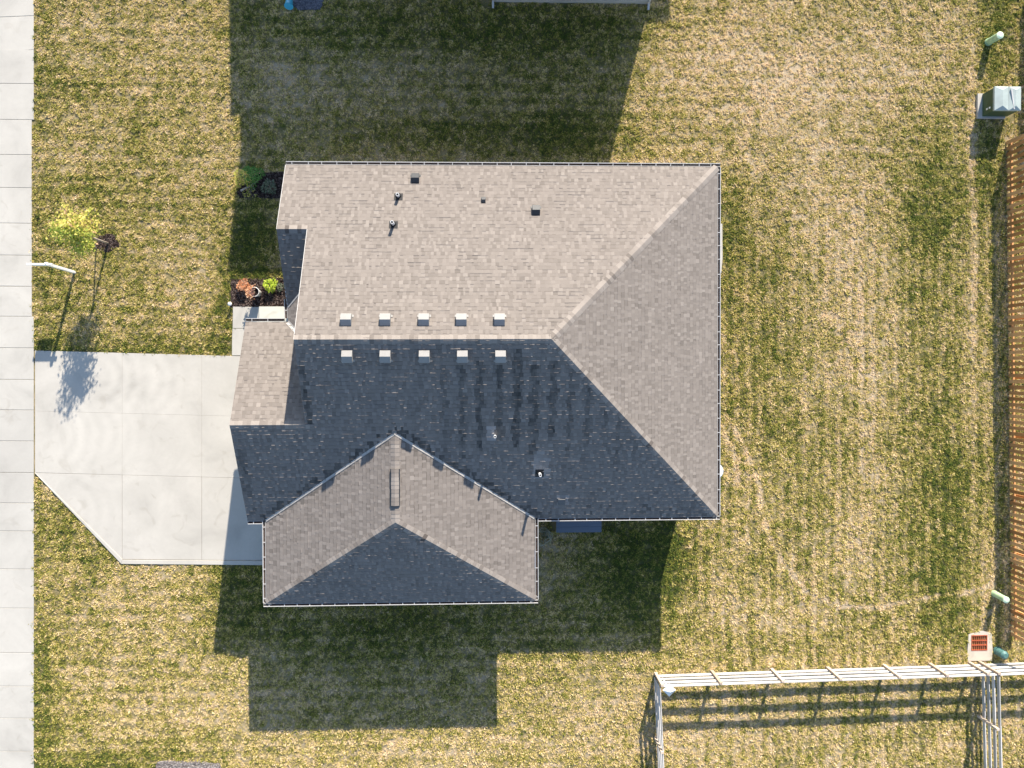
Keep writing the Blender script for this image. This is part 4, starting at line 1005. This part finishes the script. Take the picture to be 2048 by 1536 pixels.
# pyramid-topped post in the fence corner
pp_ = Vector(G(1340,1383,1.25)); cp = empty('capped_post', (pp_.x, pp_.y, 0)); tag(cp, 'white pyramid topped post just inside the fence corner', 'post light')
m = MB(); m.box((pp_.x-.03,pp_.y-.03,-.1),(pp_.x+.03,pp_.y+.03,1.10)); m.build('post', M_pvc, cp)
m = MB(); rr = .255
m.mesh([(pp_.x+rr,pp_.y,1.14),(pp_.x,pp_.y+rr,1.14),(pp_.x-rr,pp_.y,1.14),(pp_.x,pp_.y-rr,1.14),(pp_.x,pp_.y,1.32),(pp_.x+rr,pp_.y,1.11),(pp_.x,pp_.y+rr,1.11),(pp_.x-rr,pp_.y,1.11),(pp_.x,pp_.y-rr,1.11)],
       [(0,1,4),(1,2,4),(2,3,4),(3,0,4),(0,5,6,1),(1,6,7,2),(2,7,8,3),(3,8,5,0),(8,7,6,5)]); m.build('cap', M_well, cp)

# ================================================================ BY THE SOUTH WALL
dk = empty('deck_step', (*G2(1156,1045), 0)); tag(dk, 'slate blue boarded step platform tucked under the south eave', 'deck')
xa, ya = G2(1112.5,1065.5,.42); xb, yb = G2(1203,1062,.42); y_top = YS+OV+.03
m = MB(); yy = ya; k = 0; nbd = 7; wdb = (y_top-ya)/nbd
for k in range(nbd): m.box((xa, ya+k*wdb+.004, .38), (xb, ya+(k+1)*wdb-.004, .42), random.random())
m.build('deck_boards', M_deck, dk)
m = MB(); m.box((xa+.02, ya+.03, .22), (xb-.02, ya+.06, .378)); m.box((xa+.02,ya+.07,.22),(xa+.05,y_top,.378)); m.box((xb-.05,ya+.07,.22),(xb-.02,y_top,.378)); m.build('frame', M_deck, dk)
for x_ in (xa+.08, xb-.14): m = MB(); m.box((x_, ya+.09, -.1), (x_+.08, ya+.17, .376)); m.build('leg', M_deck, dk)
hs = MB(); cxh, cyh = G2(1082,1072); pts = []
for k in range(150):
    a = k*.30; r_ = .30+.09*math.sin(k*.11)+.04*math.sin(k*1.7); pts.append((cxh+math.cos(a)*r_+.004*k*.12, cyh+math.sin(a)*r_*.9, .03+.0012*k+.015*math.sin(k*.9)))
hs.tube(pts, .0085, 6); ho = hs.build('garden_hose', M_hose, smooth=True); tag(ho, 'thin pale hose coiled on the ground in the inner corner of the house', 'hose')
plant('weed_clump', 'straggly weed clump beside the coiled hose', 1092, 1068, .16, .22, 80, L_sage, .05, 'weeds')
def well(c_, ax, wd, dp, label):
    root = empty('window_well', (c_[0], c_[1], 0)); tag(root, label, 'window well', 'window wells against the house wall')
    m = MB(); n = 14; o_ = []; 
    for k in range(n+1):
        a = math.pi*k/n; u = -math.cos(a)*wd/2; v_ = (math.sin(a)**.5 if k not in (0, n) else 0)*dp; o_.append((c_[0]+v_, c_[1]+u))
    i_ = [(c_[0]+(x-c_[0])*.94-.0, c_[1]+(y-c_[1])*.96) for x, y in o_]
    vs = [(x,y,-.1) for x,y in o_]+[(x,y,.14) for x,y in o_]; m.mesh(vs, [(k,k+1,n+2+k,n+1+k) for k in range(n)]); m.build('liner', M_flash, root)
    m = MB(); cc = (c_[0]+.02, c_[1], .24); vs = [(x,y,.142) for x,y in o_]+[(c_[0]+(x-c_[0])*.7, c_[1]+(y-c_[1])*.75, .21) for x,y in o_]
    m.mesh(vs, [(k,k+1,n+2+k,n+1+k) for k in range(n)]+[tuple(range(n+1,2*n+2))]); m.build('cover', M_well, root, smooth=False)
wx, wy = G2(1446.5,942,.15); well((XE-OV+.01, wy), 'y', .95, wx-(XE-OV), 'rounded frosted window well cover showing past the east eave')
wx, wy = G2(1077,1119,.15); well((WX1-OV+.01, wy), 'y', .95, wx-(WX1-OV), 'narrow frosted window well cover beside the garage wing east wall')
# small blue tub at the top edge
q = Vector((*G2(581,5), 0)); bt = MB(); M_ = Matrix.Translation(q) @ Matrix.Rotation(R(70),4,'X') @ Matrix.Rotation(R(10),4,'Z')
for ra, rb, z0, z1 in ((.13,.16,0,.28),(.175,.175,.28,.30)):
    bt.tube([M_ @ Vector((0,-.0,z0))+Vector((0,0,.16)), M_ @ Vector((0,0,z1))+Vector((0,0,.16))], [ra, rb], 16, cap=True)
tag(bt.build('plastic_bucket', M_blue), 'bright blue plastic tub lying beside the gravel at the top edge', 'tub')
